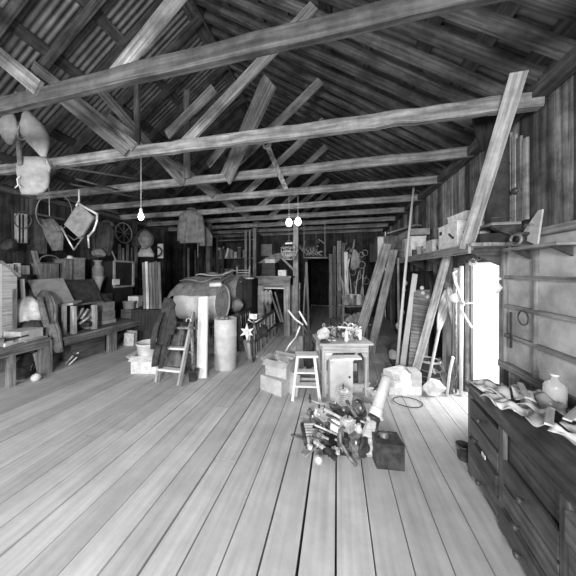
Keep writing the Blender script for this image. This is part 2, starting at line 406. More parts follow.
# poles lying over the tie beams at the left
for i, (a, b) in enumerate([((56, 166, 3.1), (150, 181, 4.2)), ((70, 184, 3.6), (150, 200, 4.75)), ((76, 179, 3.55), (118, 190, 4.2))]):
    m = MB(); m.tube([PD(*a), PD(*b)], .014, 8); solo('thin_pole', ['topmost thin pole stored under the roof at the left', 'lowest long thin pole stored under the roof at the left', 'shortest thin pole stored under the roof at the left'][i], 'pole', m, 'beam_d', 'poles stored between the beams')
# right door opening: frame, white door leaf standing open outside, window
m = MB(); m.box((XR+.03, DY0-.035, .95), (.06, .07, 1.9)); m.box((XR+.03, DY1+.04, .95), (.05, .08, 1.9)); m.box((XR-.02, (DY0+DY1)/2, DZ+.05), (.07, .8, .1)); dr = struct('door_1', m, 'wallr')
m = MB(); m.box((XR+.40, DY1+.16, .83), (.62, .03, 1.62), .35); struct('door_leaf', m, 'white_wood', dr)
m = MB(); m.box((XR+2.0, 3.4, -.06), (3.8, 6, .05)); struct('ground_outside', m, 'paper')
# window
m = MB(); fx = XR-.005
m.box((fx, W1-.03, (WZ0+WZ1)/2), (.07, .06, WZ1-WZ0)); m.box((fx, W0+.03, (WZ0+WZ1)/2), (.07, .06, WZ1-WZ0))
m.box((fx, (W0+W1)/2, WZ1-.03), (.07, W1-W0, .06)); m.box((fx, (W0+W1)/2, WZ0+.03), (.09, W1-W0, .06))
wn = struct('window_1', m, 'beam')
m = MB()
for z in (1.50, 1.22, .94): m.box((fx, (W0+W1)/2, z), (.05, W1-W0, .035))
m.box((fx, 2.55, (WZ0+WZ1)/2), (.045, .03, WZ1-WZ0)); struct('muntins', m, 'beam', wn)
m = MB(); m.box((fx+.015, (W0+W1)/2, (WZ0+WZ1)/2), (.006, W1-W0-.02, WZ1-WZ0-.02)); struct('window_panes', m, 'grime', wn)
# lights and camera
def area(name, loc, rot, sx, sy, e):
    l = bpy.data.lights.new(name, 'AREA'); l.shape = 'RECTANGLE'; l.size = sx; l.size_y = sy; l.energy = e
    o = bpy.data.objects.new(name, l); C.objects.link(o); o.location = loc; o.rotation_euler = rot; return o
area('added_front_lamp', (-.2, YF-.05, 1.9), (math.radians(88), 0, 0), .9, .9, 260)  # unseen flash-like key lamp added behind the camera
area('added_left_fill', (-3.4, YF-.05, 1.8), (math.radians(88), 0, math.radians(6)), .9, .9, 150)  # second unseen lamp, added to brighten the left part of the floor
area('daylight_side_door', (XR+.9, 3.3, 1.5), (0, math.radians(70), 0), 1.4, 1.4, 110)
w = bpy.data.worlds.new('World'); bpy.context.scene.world = w; w.use_nodes = True
bg = w.node_tree.nodes['Background']; bg.inputs[0].default_value = (1, 1, 1, 1); bg.inputs[1].default_value = 1.1
cam = bpy.data.cameras.new('camera'); co = bpy.data.objects.new('camera', cam); C.objects.link(co); bpy.context.scene.camera = co
cam.sensor_width = 36; cam.lens = 36*FP/576; cam.shift_x = 16/576; cam.shift_y = -16/576; cam.clip_start = .05
co.location = (0, 0, H); co.rotation_euler = (PI/2, 0, YAW)
vs = bpy.context.scene.view_settings; vs.view_transform = 'Standard'; vs.look = 'None'; vs.gamma = 1; vs.exposure = -0.08; vs.use_curve_mapping = False
# ------------------------------------------------------------------ makers
def boxy(name, label, cat, px0, py0, px1, py1, y, dep, mat, group=None, rz=0, lid=None, lidmat=None):
    a = WY(px0, py1, y); b = WY(px1, py0, y); c = (a+b)/2; c.y = y+dep/2; c.z = (a.z+b.z)/2
    m = MB(); m.box(c, (abs(b.x-a.x), dep, abs(b.z-a.z)), rz)
    return solo(name, label, cat, m, mat, group)
def boxx(name, label, cat, px0, py0, px1, py1, x, dep, mat, group=None, rz=0, up=None):
    # box whose seen face lies in the plane x, between image columns px0..px1 and rows at its middle
    pm = (px0+px1)/2; y0 = WX(px0, 272, x).y; y1 = WX(px1, 272, x).y; z0 = WX(pm, py1, x).z; z1 = WX(pm, py0, x).z
    m = MB(); s = -1 if x < 0 else 1; m.box((x+s*dep/2, (y0+y1)/2, (z0+z1)/2), (dep, abs(y1-y0), z1-z0), rz)
    return solo(name, label, cat, m, mat, group)
def carton(name, label, cat, c, sz, rz, mat='card', open_top=True, tape=True, tilt=None):
    t = thing(name, label, cat, c); T0 = TM(c, rz, *(tilt or (0, 0))); w, d, h = sz
    m = MB(T0); th = .006
    m.box((0, -d/2, h/2), (w, th, h)); m.box((0, d/2, h/2), (w, th, h)); m.box((-w/2, 0, h/2), (th, d, h)); m.box((w/2, 0, h/2), (th, d, h)); m.box((0, 0, th/2), (w, d, th))
    if not open_top: m.box((0, 0, h), (w, d, th))
    part(t, 'body', m, mat)
    if open_top:
        for k, (cx, cy, sx, sy, tx, ty) in enumerate([(0, -d/2-.04, w, .10, .5, 0), (0, d/2+.03, w, .10, -.9, 0), (-w/2-.04, 0, .09, d, 0, .5), (w/2+.03, 0, .09, d, 0, -.8)]):
            m = MB(T0); m.box((cx, cy, h-.01+(.02 if k % 2 else -.01)), (sx, sy, .005), 0, (tx, ty)); part(t, 'flap', m, mat)
    elif tape:
        m = MB(T0); m.box((0, 0, h+.004), (w+.004, .05, .003)); part(t, 'tape', m, 'paper')
    return t
def can(name, label, cat, p, r, h, mat='steel_m', group=None, lidmat=None, lidname='lid', axis=(0, 0, 1)):
    t = thing(name, label, cat, p, group)
    m = MB(); m.lathe([(r*.97, 0), (r, .004), (r, h*.96), (r*.96, h)], p, axis, 18); part(t, 'body', m, mat)
    m = MB(); m.lathe([(r*1.03, h*.95), (r*1.03, h*1.0), (r*.8, h*1.01)], p, axis, 18); part(t, lidname, m, lidmat or 'steel')
    return t
def bottle(label, p, r, h, mat='glass', group=None):
    t = thing('bottle', label, 'bottle', p, group)
    m = MB(); m.lathe([(r*.9, 0), (r, .01), (r, h*.6), (r*.85, h*.7), (r*.35, h*.82), (r*.32, h*.95)], p, n=16); part(t, 'body', m, mat)
    m = MB(); m.lathe([(r*.4, h*.93), (r*.4, h)], p, n=12); part(t, 'cap', m, 'white'); return t
def bucket(label, p, r, h, mat='white', tilt=(0, 0), group=None, handle=True, name='bucket', cat='bucket'):
    t = thing(name, label, cat, p, group); T0 = TM(p, 0, *tilt)
    m = MB(T0); m.lathe([(r*.78, 0), (r*.8, .005), (r*.98, h*.92), (r*1.04, h*.93), (r*1.04, h), (r*.96, h), (r*.76, .02), (0, .02)], n=24, cap=False); part(t, 'body', m, mat)
    if handle:
        m = MB(T0); m.tube([(math.cos(a)*r*1.04, -math.sin(a)*r*.5, h*.93-math.sin(a)*h*.35) for a in [PI*k/12 for k in range(13)]], .004, 6); part(t, 'handle', m, 'steel_m')
    return t
def coat(name, label, cat, secs, mat, folds=7, lump=.02, sleeves=(), sd=0, group=None, collar=None, U=None, W=None):
    t = thing(name, label, cat, V(secs[-1][0]) if V(secs[-1][0]).z < V(secs[0][0]).z else V(secs[0][0]), group)
    m = MB(); m.loft(secs, 64, lump, folds=folds*2, fold_d=.13, sd=sd, U=U, W=W); part(t, 'body', m, mat)
    for s in sleeves:
        m = MB(); m.loft(s, 14, lump*.6, folds=4, fold_d=.12, sd=sd+3); part(t, 'sleeve', m, mat)
    if collar:
        m = MB(); m.ring(collar[0], collar[1], .018, (0, .2, 1), 20, 6); part(t, 'collar', m, mat)
    return t
def S(px, py, d, wpx, dep=.5):      # a section: centre at a pixel and depth, half width in pixels
    r = wpx*d/FP; return (PD(px, py, d), r, r*dep)
def hoop(name, label, cat, px, py, d, rpx, tube, mat, axis=None, sx=1, group=None):
    m = MB(); m.ring(PD(px, py, d), rpx*d/FP, tube, axis or (-FWD), 30, 6, sx); return solo(name, label, cat, m, mat, group)
def tool(name, label, cat, a, b, r, kind, mat='wood_l', headmat='steel_m', group=None):
    # long handle from a (foot) to b (head)
    a = V(a); b = V(b); t = thing(name, label, cat, a, group); d = (b-a).normalized(); sx = d.cross(V((0, 1, 0))).normalized()
    m = MB(); m.tube([a, a.lerp(b, .5), b], r, 8); part(t, 'shaft', m, mat)
    m = MB()
    if kind == 'shovel':
        o = b; w = .11; pts = [o-sx*w+d*.02, o-sx*w*1.0+d*.20, o-sx*w*.5+d*.29, o+d*.32, o+sx*w*.5+d*.29, o+sx*w+d*.2, o+sx*w+d*.02]; m.slab(pts, sx.cross(d), .006); part(t, 'blade', m, headmat)
    elif kind == 'rake':
        m.bar(b-sx*.18, b+sx*.18, .02)
        for k in range(9): q = b-sx*(.17-.0425*k); m.bar(q, q+sx.cross(d)*.07, .008)
        part(t, 'head', m, headmat)
    elif kind == 'hook':
        m.tube([b, b+d*.03, b+d*.06+sx*.03, b+d*.05+sx*.07, b+d*.01+sx*.085], .008, 6); part(t, 'hook', m, headmat)
    elif kind == 'hoe':
        m.box(b+sx*.0+V((0, -.05, 0)), (.14, .012, .09)); part(t, 'blade', m, headmat)
    return t
def paddle(name, label, cat, a, b, bl, wpx, mat, group=None, up=False):
    # shaft from a to b; blade (length bl, half width wpx) at b
    a = V(a); b = V(b); d = (b-a).normalized(); s_ = d.cross(FWD).normalized(); nrm = s_.cross(d)
    t = thing(name, label, cat, a, group)
    m = MB(); m.tube([a, b-d*bl*.8], .016, 10, r2=.02); part(t, 'shaft', m, mat)
    prof = [(0, .15), (.12, .45), (.3, .85), (.55, 1), (.8, .95), (.95, .7), (1, .35)]
    o = b-d*bl; pts = [o+d*bl*u-s_*wpx*w for u, w in prof]+[o+d*bl*u+s_*wpx*w for u, w in prof[::-1]]
    m = MB(); m.slab([p-nrm*.006 for p in pts], nrm, .014); part(t, 'blade', m, mat); return t
def leaning(label, a, b, w, th, mat='wood', tone=1, face=None, name='board', group=None, cat='board'):
    m = MB(); m.tone = tone; m.bar(a, b, w, th, up=face or (0, 1, 0)); return solo(name, label, cat, m, mat, group)
def book(label, c, sz, rz, mat='paper', group=None, name='book', cat='book', tilt=None):
    t = thing(name, label, cat, c, group); w, d, h = sz; T0 = TM(c, rz, *(tilt or (0, 0)))
    m = MB(T0); m.box((0, 0, h/2), (w, d, h)); part(t, 'cover', m, mat)
    m = MB(T0); m.box((0, .004, h/2), (w-.008, d-.002, h-.008) if h > w else (w+.002, d-.008, h-.008)); part(t, 'pages', m, 'paper'); return t
def crate(name, label, cat, c, sz, rz=0, mat='wood', n=3, tone=1):
    t = thing(name, label, cat, c); w, d, h = sz; T0 = TM(c, rz)
    for nm, xx, yy, ax in (('end_panel', -w/2, 0, 1), ('end_panel', w/2, 0, 1), ('side_panel', 0, -d/2, 0), ('side_panel', 0, d/2, 0)):
        m = MB(T0)
        for k in range(n):
            z = h*(k+.5)/n; m.tone = tone*random.uniform(.8, 1.2)
            m.box((xx, yy, z), (.014, d, h/n-.006) if ax else (w, .014, h/n-.006))
        part(t, nm, m, mat)
    m = MB(T0); m.box((0, 0, .008), (w, d, .014)); part(t, 'bottom', m, mat); return t

# ================================================================== LEFT: two low benches and what lies on them
def lowbench(name, label, x0, x1, y0, y1, z, legs, mat='wood', tone=1):
    t = thing(name, label, 'workbench', ((x0+x1)/2, (y0+y1)/2, 0))
    m = MB(); m.tone = tone; n = 4
    for k in range(n):
        xa = x0+(x1-x0)*(k+.5)/n; m.tone = tone*random.uniform(.85, 1.15); m.bar((xa, y0, z-.02), (xa, y1, z-.02), (abs(x1-x0)/n-.006), .04)
    part(t, 'top', m, mat)
    m = MB(); m.tone = tone*.85; m.bar((x1-.03, y0+.03, z-.09), (x1-.03, y1-.03, z-.09), .03, .09); part(t, 'apron', m, mat)
    for (lx, ly, lw) in legs:
        m = MB(); m.tone = tone*1.1; m.bar((lx, ly, 0), (lx, ly, z-.04), lw, .07, up=(1, 0, 0)); part(t, 'leg', m, mat)
    return t
lowbench('workbench', 'low plank workbench running off the left edge, heaped with cloth and paper', -5.15, -4.2, 1.7, 2.83, .56, [(-4.27, 2.38, .08), (-4.27, 2.79, .16), (-5.05, 1.8, .08), (-5.05, 2.7, .08)])
lowbench('workbench', 'low plank workbench along the left wall behind the white buckets', -5.1, -4.2, 3.0, 5.05, .50, [(-4.27, 3.95, .17), (-4.3, 4.9, .14), (-5.0, 3.1, .08), (-5.0, 4.95, .08)], 'wood', .9)
# back shelf on the left wall
m = MB(); m.box((-5.35, 4.2, 1.36), (.44, 3.2, .03)); t = thing('wall_shelf', 'long dark shelf on the left wall above the two benches', 'shelf', (-5.4, 4.2, 1.2)); part(t, 'board', m, 'wood_d')
for y in (2.8, 3.9, 5.0):
    m = MB(); m.slab([(-5.57, y, 1.34), (-5.2, y, 1.34), (-5.57, y, 1.1)], (0, 1, 0), .025); part(t, 'bracket', m, 'wood_d')
def onshelf(px): return 1.377
# row of upright books and boxes on it
names = ['black-backed', 'pale-spined', 'grey', 'narrow pale', 'wide grey', 'thick light']
xx = [(12, 16), (16.5, 20), (21, 24), (24.5, 27), (27.5, 32), (32.5, 36)]
for i, (a, b) in enumerate(xx):
    y0 = WX(a, 272, -5.25).y; y1 = WX(b, 272, -5.25).y
    mt = ['wood_d', 'paper', 'cloth', 'paper', 'mid', 'card'][i]
    t = thing('book', names[i]+' upright book at the near end of the left wall shelf', 'book', (-5.47, (y0+y1)/2, 1.376), 'books at the near end of the wall shelf')
    h = random.uniform(.27, .33); m = MB(); m.box((-5.47, (y0+y1)/2, 1.376+h/2), (.14, y1-y0-.004, h)); part(t, 'cover', m, mt)
    m = MB(); m.box((-5.47, (y0+y1)/2, 1.379+h/2), (.13, y1-y0-.02, h+.002)); part(t, 'pages', m, 'paper')
leaning('narrow plank leaning askew beside the books on the wall shelf', WX(41, 279, -5.2)+V((0, 0, .0)), WX(34, 251, -5.4), .09, .02, 'wood', 1.3, face=(1, 0, 0))
def wallbox(label, px0, px1, pyt, x=-5.22, dep=.26, mat='wood', z0=1.376, cat='box', lidd=True):
    y0 = WX(px0, 272, x).y; y1 = WX(px1, 272, x).y; z1 = WX((px0+px1)/2, pyt, x).z; h = z1-z0
    t = thing('wooden_box', label, cat, (x-dep/2, (y0+y1)/2, z0))
    m = MB(); n = 3
    for k in range(n):
        m.tone = random.uniform(.8, 1.2); yy = y0+(y1-y0)*(k+.5)/n; m.box((x-dep/2, yy, z0+h/2), (dep, (y1-y0)/n-.004, h))
    part(t, 'body', m, mat)
    m = MB(); m.tone = .7; m.box((x-dep/2, (y0+y1)/2, z1+.012), (dep+.02, y1-y0+.02, .024)); part(t, 'lid', m, mat); return t
wallbox('broad planked box on the wall shelf, an arched handle above it', 41.5, 59, 264)
wallbox('narrow upright wooden box in the middle of the wall shelf', 63.5, 72.5, 260, mat='wood')
wallbox('grey upright box at the far side of the narrow wooden box', 75, 85, 259, mat='mid')
m = MB(); p = WX(50, 261, -5.33); m.tube([p+V((0, math.cos(a)*.17, math.sin(a)*.11)) for a in [PI*k/14 for k in range(15)]], .012, 6); solo('arched_handle', 'arched basket handle resting on the broad planked box', 'handle', m, 'wood')
bucket('dark wide basin standing before the books at the near end of the wall shelf', V((-5.27, WX(25, 281, -5.27).y, 1.377)), .13, .13, 'iron', handle=False, name='basin', cat='basin')
# milk can, lantern, funnel column
p = V((-5.25, WX(98, 272, -5.25).y, 1.376)); t = thing('milk_can', 'grey shouldered milk can on the wall shelf near the lantern hooks', 'can', p)
m = MB(); m.lathe([(.11, 0), (.115, .02), (.115, .26), (.07, .34), (.065, .40), (.09, .42), (.09, .44)], p, n=20); part(t, 'body', m, 'mid')
m = MB(); m.ring(p+V((0, 0, .25)), .117, .006, n=20); part(t, 'hoop', m, 'steel_m')
q = WX(99, 292, -4.9); t = thing('funnel', 'grey metal funnel standing point down between the panels and the black frame', 'funnel', q)
m = MB(); m.lathe([(.02, 0), (.03, .08), (.10, .32), (.105, .34)], q, n=18); part(t, 'cone', m, 'mid')
m = MB(); m.lathe([(.035, -.03), (.035, 0)], q, n=12); part(t, 'spout', m, 'steel_m')
m = MB(); y = q.y; m.box((-4.9, y, (q.z-.03)/2+.25), (.3, .4, q.z-.03-.5)); solo('wooden_chest', 'dark wooden chest behind the low bench carrying the funnel', 'chest', m, 'wood_d')
# black frame
t = thing('stove_body', 'open black square stove standing behind the far low bench, white card on it', 'stove', (-5.05, 4.9, .5)); 
a = WX(115, 287, -4.85); b_ = WX(134, 262, -4.85); z0, z1 = .5, b_.z
m = MB(); m.box((-5.1, (a.y+b_.y)/2, (z0+z1)/2), (.42, b_.y-a.y, z1-z0)); part(t, 'body', m, 'black')
m = MB(); zc = (a.z+b_.z)/2
for (yy, zz, sy, sz) in ((a.y, zc, .04, b_.z-a.z), (b_.y, zc, .04, b_.z-a.z), ((a.y+b_.y)/2, b_.z, b_.y-a.y, .04), ((a.y+b_.y)/2, a.z, b_.y-a.y, .04)): m.box((-4.87, yy, zz), (.04, sy, sz))
part(t, 'door_frame', m, 'mid')
m = MB(); q = WX(116, 282, -4.845); m.box(q, (.02, .18, .13)); solo('white_card', 'small white card leaning on the open black stove', 'card', m, 'paper')
# big pale panel and dark panel leaning back over the bench
for i, (A_, B_, Cc, mat, lab) in enumerate([((28, 280, 4.25), (63, 278, 4.72), (40, 308, 4.05), 'card', 'pale drawing board leaning back on the left bench above the coat'), ((65, 280, 4.78), (93, 279, 5.25), (75, 305, 4.6), 'cloth_d', 'dark drawing board leaning beside the pale one on the left bench')]):
    P = [PD(*A_), PD(*B_), None, PD(*Cc)]; P[2] = P[1]+P[3]-P[0]
    n_ = (P[1]-P[0]).cross(P[3]-P[0]); m = MB(); m.slab(P, n_, .02); t = thing('drawing_board', lab, 'board', P[3]); part(t, 'panel', m, mat)
    m = MB(); m.bar(P[3], P[2], .03, .03); part(t, 'ledge', m, 'wood')
    for e in (P[3].lerp(P[2], .06), P[3].lerp(P[2], .94)):
        m = MB(); m.bar(e, V((e.x, e.y, .58)), .03, .03); part(t, 'prop', m, 'wood_d')
# white upright frame at the very left
t = thing('pale_cupboard', 'pale narrow upright cupboard with a sloping top at the left edge', 'cupboard', (-4.95, 2.55, .56))
m = MB(); ya, yb = WX(2, 272, -4.6).y, WX(17, 272, -4.6).y
m.slab([(-4.6, ya, .56), (-4.6, yb, .56), (-4.6, yb, WX(17, 277, -4.6).z), (-4.6, ya, WX(3, 262, -4.6).z)], (-1, 0, 0), .3); part(t, 'body', m, 'wood_l')
m = MB(); m.bar((-4.75, ya-.02, WX(3, 262, -4.6).z+.01), (-4.75, yb+.03, WX(17, 277, -4.6).z+.01), .36, .025); part(t, 'sloping_top', m, 'wood')
m = MB(); m.box((-4.585, (ya+yb)/2+.05, .95), (.015, .05, .7)); part(t, 'batten', m, 'wood')
leaning('pale upright slat standing beside the narrow cupboard at the left', WX(24, 322, -4.75), WX(22, 279, -4.75), .055, .02, 'wood_l', 1.1, face=(1, 0, 0))
leaning('dark upright slat between the pale slat and the narrow cupboard', WX(19.5, 322, -4.8), WX(19, 280, -4.8), .055, .02, 'wood_d', 1, face=(1, 0, 0))
# heap on the near bench
def heap(name, label, cat, px, py, d, rw, rh, rd, mat, sd, folds=5, lump=.05):
    c = PD(px, py, d); m = MB(); m.loft([(c+V((0, 0, 0)), rw*.9, rd*.9), (c+V((0, 0, rh*.3)), rw, rd), (c+V((0, 0, rh*.7)), rw*.8, rd*.8), (c+V((0, 0, rh)), rw*.35, rd*.35)], 26, lump, folds=folds, fold_d=.14, sd=sd)
    return solo(name, label, cat, m, mat)
heap('crumpled_paper', 'big crumpled heap of white paper on the near left bench', 'paper', 25, 320, 3.95, .25, .36, .2, 'paper', 1)
heap('rag_heap', 'dark tangled rags at the front of the near left bench', 'rags', 14, 338, 3.75, .2, .17, .16, 'cloth_d', 2, 7, .07)
heap('rag_heap', 'small dark rag bundle between white papers on the near bench', 'rags', 35, 329, 3.9, .12, .14, .12, 'cloth_d', 3, 7, .05)
m = MB(); m.box(V((-4.42, 2.42, .585)), (.3, .34, .045), .3); solo('white_ledger', 'flat white ledger lying before the paper heap on the near bench', 'book', m, 'paper')
m = MB(); m.box(V((-4.4, 2.2, .62)), (.26, .26, .1), -.2); solo('grey_tin_box', 'grey flat tin at the left edge on the near bench', 'tin', m, 'mid')
m = MB(); m.box(V((-4.30, 2.66, .575)), (.14, .3, .02), .15); solo('pale_board', 'pale offcut board lying at the bench corner by the hanging coat', 'board', m, 'wood_l')
# coat hanging over the corner of the near bench
d = 4.0
coat('old_coat', 'long grey coat draped over the corner of the near left bench', 'coat', [S(45, 291, 4.15, 3), S(46, 297, 4.1, 7.5, .4), S(48, 308, 4.0, 8, .4), S(50, 320, 3.95, 7.5, .4), S(53, 332, 3.92, 7, .4), S(56, 345, 3.9, 6, .4), S(58, 352, 3.9, 4, .35)], 'cloth', 6, .03,
     sleeves=[[S(40, 296, 3.95, 2.5, .8), S(42, 308, 3.9, 3.2, .8), S(46, 324, 3.8, 2.8, .8)]], sd=4)
# little pale table and stool on the far bench's near end
t = thing('small_stool', 'pale little stool with a rounded top, bright cans in its dark opening', 'stool', PD(77, 332, 4.2))
m = MB(); m.slab([PD(45, 309, 4.25), PD(73, 305, 4.25), PD(82, 302, 4.6), PD(58, 302, 4.7)], (0, 0, 1), .04); part(t, 'top', m, 'wood_l')
for (px, pt, pb, d_) in ((73.5, 306, 334, 4.25), (64, 306, 336, 4.15), (94, 305, 329, 4.6)):
    m = MB(); m.bar(PD(px, pb, d_), PD(px, pt, d_), .085 if px > 70 else .05, .05); part(t, 'leg', m, 'wood_l')
for i, (a, b_) in enumerate([((77, 319, 4.4), (83, 308, 4.5)), ((81, 319, 4.4), (88, 309, 4.5)), ((79, 324, 4.4), (89, 317, 4.5))]):
    m = MB(); m.tube([PD(*a), PD(*b_)], .022, 10); solo('bright_tube', ['upper left', 'upper right', 'lowest'][i]+' of the bright metal tubes heaped under the little stool top', 'tube', m, 'steel', 'bright tubes by the little stool')
m = MB(); m.box(PD(83, 324, 4.55), (.3, .2, .08), .4); solo('dark_crate', 'dark shallow crate holding the bright tubes', 'crate', m, 'wood_d')
# stacked boxes etc on the far bench
z = .5
for i, (x0, x1, yt, yb) in enumerate([(102, 116, 320, 330), (102.5, 115, 311, 320), (103, 114.5, 302, 311)]):
    m = MB(); xx = -4.5; ya, yb_ = WX(x0, 272, xx).y, WX(x1, 272, xx).y; zz0 = .5 if i == 0 else z; zz1 = WX((x0+x1)/2, yt, xx).z; m.box((xx-.13, (ya+yb_)/2, (zz0+zz1)/2), (.26, yb_-ya, zz1-zz0-.004), random.uniform(-.1, .1)); z = zz1
    solo('carton', ['pale lowest', 'dark middle', 'grey topmost'][i]+' box of the stack of three on the far left bench', 'box', m, ['card', 'mid', 'mid'][i], 'stack of three boxes')
m = MB(); xx = -4.45; ya, yb_ = WX(88, 272, xx).y, WX(98, 272, xx).y; m.box((xx-.1, (ya+yb_)/2, .5+.16), (.2, yb_-ya, .32)); solo('pale_box', 'pale upright box end beside the stack of three on the far bench', 'box', m, 'card')
crate('wooden_crate', 'small wooden crate under the white-wrapped pot on the far bench', 'crate', V((-4.62, WX(139, 272, -4.5).y, .5)), (.3, .48, .2), 0, 'wood')
q = V((-4.6, WX(133, 272, -4.5).y, .71)); bucket('round pale pot on the small wooden crate', q, .14, .17, 'cloth_l', handle=False, name='pot', cat='pot')
m = MB(); q2 = V((-4.62, WX(137, 272, -4.5).y, .71)); m.box(q2+V((-.02, .12, .20)), (.25, .22, .14), .2); m.box(q2+V((-.02, .12, .07)), (.2, .2, .14), .2); solo('white_parcel', 'white wrapped parcel on the crate behind the round pot', 'parcel', m, 'paper')
m = MB(); m.box((-4.65, 5.15, .62), (.45, .5, .22)); solo('storage_trunk', 'dark trunk on the far end of the far bench', 'trunk', m, 'cloth_d')
m = MB(); m.bar((-4.4, WX(146, 272, -4.4).y, .5), (-4.4, WX(146, 272, -4.4).y, .80), .035, .035); solo('white_stake', 'short white upright stake on the far bench', 'stake', m, 'white_wood')
heap('rag_heap', 'dark heap of sacking at the wall between stove and boxes', 'rags', 100, 305, 5.3, .2, .25, .16, 'cloth_d', 8)
# under the benches
t = thing('steel_box', 'dark square box tipped on its corner under the near bench', 'box', FL(24, 382))
p = FL(27, 378); m = MB(TM(p+V((-.06, .02, .15)), .5, .45, .2)); m.box((0, 0, 0), (.16, .3, .26)); part(t, 'body', m, 'iron')
m = MB(TM(p+V((-.06, .02, .15)), .5, .45, .2)); m.ring((.085, 0, 0), .05, .006, (1, 0, 0), 16); part(t, 'ring_pull', m, 'steel_m')
m = MB(); p = FL(36, 381); m.lathe([(0, 0), (.045, .012), (.06, .05), (.045, .09), (0, .11)], p, n=18); solo('white_ball', 'white ball on the floor under the near bench', 'ball', m, 'paper')
leaning('pale tapering board leaning under the near bench beside its thick leg', FL(42, 374)+V((0, 0, .01)), WX(37, 352, -4.35)+V((0, 0, 0)), .1, .025, 'wood_l', 1.1, face=(1, 0, 0))
crate('wooden_crate', 'large wooden crate standing under the far low bench', 'crate', V((-4.62, 3.62, 0)), (.4, .62, .34), 0, 'wood', 2, .7)
t = thing('metal_clamp', 'bright metal clamp on the floor under the gap between the benches', 'clamp', FL(72, 366))
for i, (a, b_) in enumerate([((66, 365), (73, 356)), ((69, 366), (77, 357)), ((73, 356), (78, 353))]):
    m = MB(); m.bar(FL(*a)+V((0, 0, .02)), PD(b_[0], b_[1], 4.15), .022, .02); part(t, ['jaw', 'bar', 'screw'][i], m, 'steel')
t = thing('folded_papers', 'white papers bundled on the floor beside the far bench leg', 'papers', FL(127, 350)); m = MB(); m.box(V((-4.25, 4.4, .14)), (.2, .18, .27), .3, (.1, .1)); part(t, 'bundle', m, 'paper'); m = MB(); m.box(V((-4.22, 4.39, .17)), (.21, .02, .29), .3, (.1, .1)); part(t, 'tie', m, 'rope')
bucket('grey pail under the far bench behind the white buckets', V((-4.3, 5.2, 0)), .14, .26, 'mid')
# ------------------------------------------------- hanging things, upper left
def sack(label, secs, mat, rope=None, sd=0, folds=0, group=None):
    t = thing('sack', label, 'sack', secs[-1][0], group); m = MB(); m.loft(secs, 26, .012, folds=folds, fold_d=.08, sd=sd); part(t, 'bag', m, mat)
    if rope: m = MB(); m.tube([PD(*q) for q in rope], .009, 6); part(t, 'rope', m, 'rope')
    return t
sack('rumpled pale sack hanging highest at the left edge', [S(10, 112, 3.3, 1.5), S(10, 116, 3.3, 5, .7), S(9, 122, 3.3, 7.5, .7), S(10, 132, 3.3, 8.5, .7), S(9.5, 139, 3.3, 5.5, .7), S(10, 144, 3.3, 2.5, .7)], 'cloth_l', [(10, 112, 3.3), (14, 100, 3.2), (16, 92, 3.1)], 1, 5)
sack('smooth pear-shaped canvas sack bulging to the right, beside the rumpled sack', [S(27, 110, 3.25, 2), S(29, 116, 3.25, 6, .7), S(33, 125, 3.25, 10, .7), S(35.5, 135, 3.25, 12.5, .7), S(38, 142, 3.25, 10.5, .7), S(41, 150, 3.25, 6.5, .6), S(43.5, 157, 3.25, 2.5, .6)], 'cloth_l', [(27, 110, 3.25), (27, 96, 3.2), (27, 84, 3.1)], 2)
sack('half-round open canvas bag hanging lowest at the left, knotted laces at its side', [S(33.5, 158, 3.3, 14.5, .3), S(33, 165, 3.3, 15.5, .35), S(33, 172, 3.3, 15.8, .4), S(34, 180, 3.3, 15, .42), S(34, 187, 3.3, 14, .4), S(32.5, 192, 3.3, 11, .35), S(29, 195, 3.3, 7.5, .25)], 'cloth_l', [(20, 163, 3.3), (19, 150, 3.3), (18, 130, 3.3), (24, 112, 3.25)], 3)
t = thing('strap_loop', 'pale folded strap joining the pear-shaped sack to the bag below', 'strap', PD(22, 160, 3.2))
m = MB(); m.bar(PD(20, 165, 3.22), PD(18, 138, 3.22), .065, .02, up=(0, 1, 0)); part(t, 'webbing', m, 'cloth'); m = MB(); m.tube([PD(15, 136, 3.2), PD(22, 140, 3.18), PD(28, 137, 3.18)], .008, 6); part(t, 'lace', m, 'rope')
m = MB(); m.slab([PD(46, 158, 3.2), PD(50, 167, 3.2), PD(49, 172, 3.2), PD(46, 168, 3.2)], FWD, .02); solo('canvas_flap', 'small pale canvas flap at the end of the knotty beam', 'flap', m, 'cloth_l')
m = MB(); m.tube([PD(20, 176, 3.2), PD(17, 179, 3.2), PD(18, 185, 3.2), PD(15, 188, 3.2)], .007, 6); m.tube([PD(18, 184, 3.2), PD(21, 188, 3.2)], .006, 6); solo('knotted_lace', 'knotted white lace at the side of the half-round bag', 'lace', m, 'white')
hoop('barrel_hoop', 'largest thin hoop hanging beneath the half-round bag', 'hoop', 54, 212, 4.3, 19, .009, 'beam', sx=.95)
hoop('barrel_hoop', 'smaller dark hoop hanging by the pale wall slats', 'hoop', 23, 220, 4.1, 8.5, .01, 'iron')
m = MB(); m.tube([PD(49, 186, 3.8), PD(49.5, 216, 3.8)], .006, 6); solo('hanging_rope', 'pale cord hanging straight down inside the largest hoop', 'cord', m, 'rope')
m = MB(); m.bar(PD(36, 214, 4.5), PD(64, 220, 4.9), .07, .03); solo('hanging_bar', 'dark bar across the back of the largest hoop', 'bar', m, 'beam_d')
for i, px in enumerate((17.6, 21, 24.4)):
    m = MB(); m.bar(WX(px, 243, -5.45), WX(px, 214, -5.45), .02, .075, up=(0, 1, 0)); solo('wall_slat', ['near', 'middle', 'far'][i]+' pale slat of the three standing on the left wall behind the dark hoop', 'slat', m, 'wood_l', 'three pale slats on the wall')
